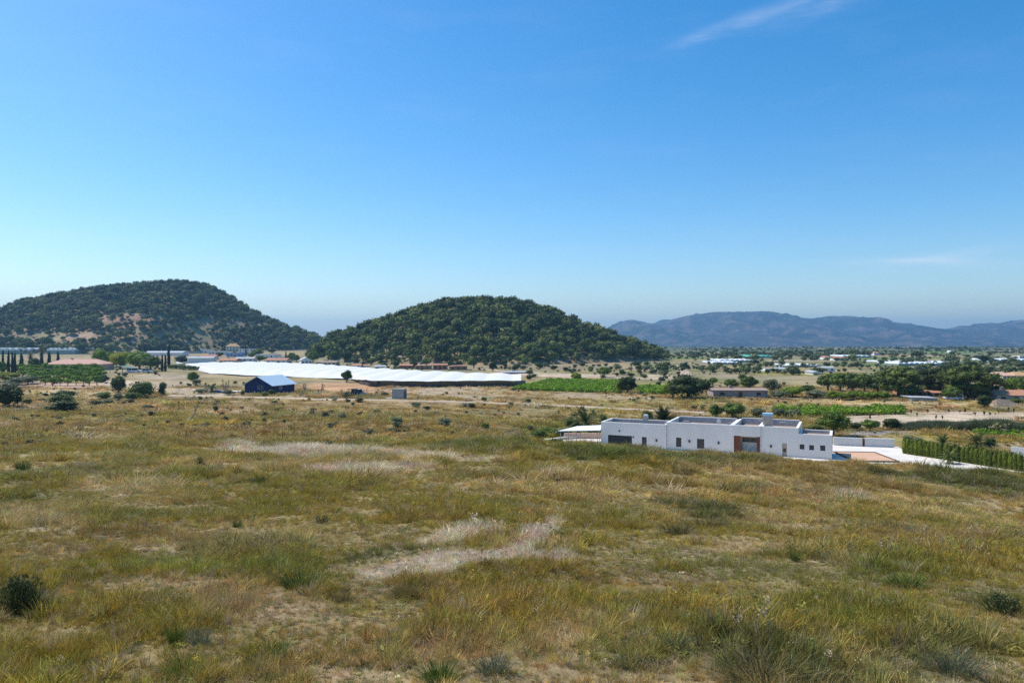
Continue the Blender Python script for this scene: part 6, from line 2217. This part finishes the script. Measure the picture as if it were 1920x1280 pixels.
for (px, py, w, h) in [(12, 632, 14, 16), (27, 646, 16, 14), (50, 648, 18, 16), (70, 650, 22, 10), (98, 648, 12, 10), (150, 648, 20, 16), (214, 653, 10, 12), (135, 628, 14, 14), (92, 630, 16, 12), (36, 622, 14, 12), (175, 602, 10, 12), (205, 638, 12, 12), (240, 641, 14, 12), (175, 640, 12, 8), (118, 638, 10, 8)]:
    plant('round' + str(random.randrange(3)), 'pine_tree', 'single round pine on ' + ('open field at the far left hill foot' if px < 80 else 'open field at the hill foot above the left greenhouses' if px < 160 else 'open slope above the green trees by the vans'), 'pine', px, py, w, h, GF)
for i in range(11):
    plant(f'cypress{i % 3}', 'tree', 'small upright tree in the row under the left hill', 'tree', 262 + i * 9 + random.uniform(-2, 2), 657 + random.uniform(-1, 1), 7, 10, 'tree row under the left hill')

# ------------------------------------------------------------------ shrubs and tussocks of the near field
TUS = [npmesh('tussock', *spray_geo(320, 900 + s, .6, .009, 1.0, 3, .55, .30), L_MID) for s in range(2)]
TUSD = [npmesh('tussock', *join(spray_geo(300, 910 + s, .66, .011, 1.0, 3, .5, .36), crown_geo(blob_round(920 + s, 7, .8, -.1, .44, (.2, .3)), 420, .05, s, 0, lo=.4, hi=1.05, elong=2.2)), leafmat('dark_shrub_leaves', (.065, .085, .03), (.15, .175, .06), .25)) for s in range(2)]
TUSG = [npmesh('tussock', *spray_geo(320, 930 + s, .62, .008, 1.0, 3, .6, .32), leafmat('grey_tussock_blades', (.11, .13, .075), (.21, .23, .13), .25)) for s in range(2)]
TUSB = [npmesh('tussock', *spray_geo(320, 940 + s, .66, .008, 1.0, 3, .6, .34), leafmat('brown_tussock_blades', (.10, .085, .035), (.20, .17, .07), .3)) for s in range(2)]
GRN = [npmesh('tussock', *spray_geo(300, 950 + s, .58, .009, 1.0, 3, .5, .30), leafmat('fresh_tussock_blades', (.085, .125, .022), (.17, .21, .04), .3)) for s in range(2)]
for i, (px, py, w, h, ms, lab) in enumerate([
        (38, 1146, 125, 104, TUSD, 'large dark green shrub at the left edge of the near field'), (95, 1140, 60, 36, TUS, 'small green tussock against the large left edge shrub'), (330, 1205, 66, 62, TUS, 'dark green tussock left half of pair at lower left'),
        (375, 1210, 76, 58, TUSG, 'grey green tussock right half of pair at lower left'), (148, 1252, 70, 48, GRN, 'fresh green tussock at the lower left'), (512, 1232, 90, 54, TUS, 'green tussock on sandy ground at lower centre left'), (470, 1250, 40, 30, TUSG, 'small grey tussock left of the green sandy ground tussock'),
        (345, 1270, 120, 60, GRN, 'wide green tussock on the bottom edge at left'), (820, 1275, 110, 62, TUS, 'dark green tussock on the bottom edge at centre'), (925, 1262, 100, 60, TUSG, 'grey tussock right of the bottom centre tussock'), (838, 1205, 44, 30, TUSG, 'small bluish tussock above the bottom centre tussock'),
        (715, 1225, 60, 40, TUSG, 'grey tussock left of the bottom centre ones'), (42, 880, 50, 30, TUS, 'round green bush alone in upper left field'), (374, 872, 32, 22, TUSD, 'dark little bush left of the pale grass strip'), (444, 988, 34, 26, TUS, 'small green bush in the left middle of field'),
        (604, 980, 40, 24, TUSB, 'small brownish bush in the centre left of field'), (486, 908, 44, 28, TUS, 'green clump below the left pale grass strip'), (690, 916, 60, 26, TUSB, 'olive brown clump under the pale grass'), (560, 1105, 120, 56, GRN, 'big green clump left of the white grass patch'),
        (1045, 1010, 50, 26, TUS, 'green tuft right at the tip of white grass patch'), (1090, 1018, 36, 20, GRN, 'small green tuft right of the white grass patch'), (1270, 1000, 90, 36, TUSB, 'dark olive clump right of centre'), (1330, 992, 120, 36, TUSB, 'wide olive brown clump on the low ridge right of centre'),
        (1430, 1274, 240, 96, TUSB, 'largest brown olive clump at bottom right'), (1500, 1270, 120, 56, TUSB, 'olive clump inside the largest bottom clump'), (1182, 1250, 80, 44, TUSG, 'grey green clump at lower right of centre'), (1270, 1215, 90, 46, TUSG, 'grey green tussock above the lower grey clump'),
        (1790, 1262, 140, 66, TUSG, 'bluish grey tussock in the bottom right corner'), (1880, 1150, 110, 56, TUSD, 'dark clump at the right edge of near field'), (1700, 1100, 120, 40, GRN, 'long green clump in right middle field'), (1490, 1052, 40, 34, TUS, 'small green tuft on straw patch at right'),
        (1545, 1050, 44, 34, TUSG, 'small grey tuft on straw patch further right'), (1720, 1000, 70, 26, TUSG, 'grey green low tuft in upper right field'), (1640, 1150, 110, 36, TUSG, 'grey tuft band in the lower right field'), (1230, 1130, 80, 40, TUSG, 'grey tussock in the middle right'),
        (1010, 1165, 120, 36, TUSB, 'golden brown tuft band below white grass patch'), (760, 1120, 90, 44, TUSB, 'brown tuft left below the white grass patch'), (640, 1130, 70, 36, TUSB, 'brown tuft beside the sandy ground'), (1345, 1180, 100, 44, TUSB, 'yellow brown tuft in the lower right middle'),
        (1850, 905, 120, 26, TUSB, 'long dark olive band at the right crest'), (120, 1085, 40, 20, GRN, 'small green tuft right above the left edge shrub'), (1610, 1235, 90, 44, TUSB, 'brown olive tussock right of the largest bottom clump')]):
    p = at(px, py)
    k = p.y / F
    o = obj('tussock' if ms is not TUSD else 'shrub', ms[i % 2])
    o.location = (p.x, p.y, p.z - .02)
    ww, hh = w * k * .66, h * k * .82
    o.scale = (ww, ww * .8, hh)
    o.rotation_euler = (0, 0, random.uniform(0, 6.28) if w < 1.5 * h else random.choice((0, math.pi)))
    tag(o, lab, 'shrub' if ms is TUSD else 'tussock', 'tussocks of the near field')
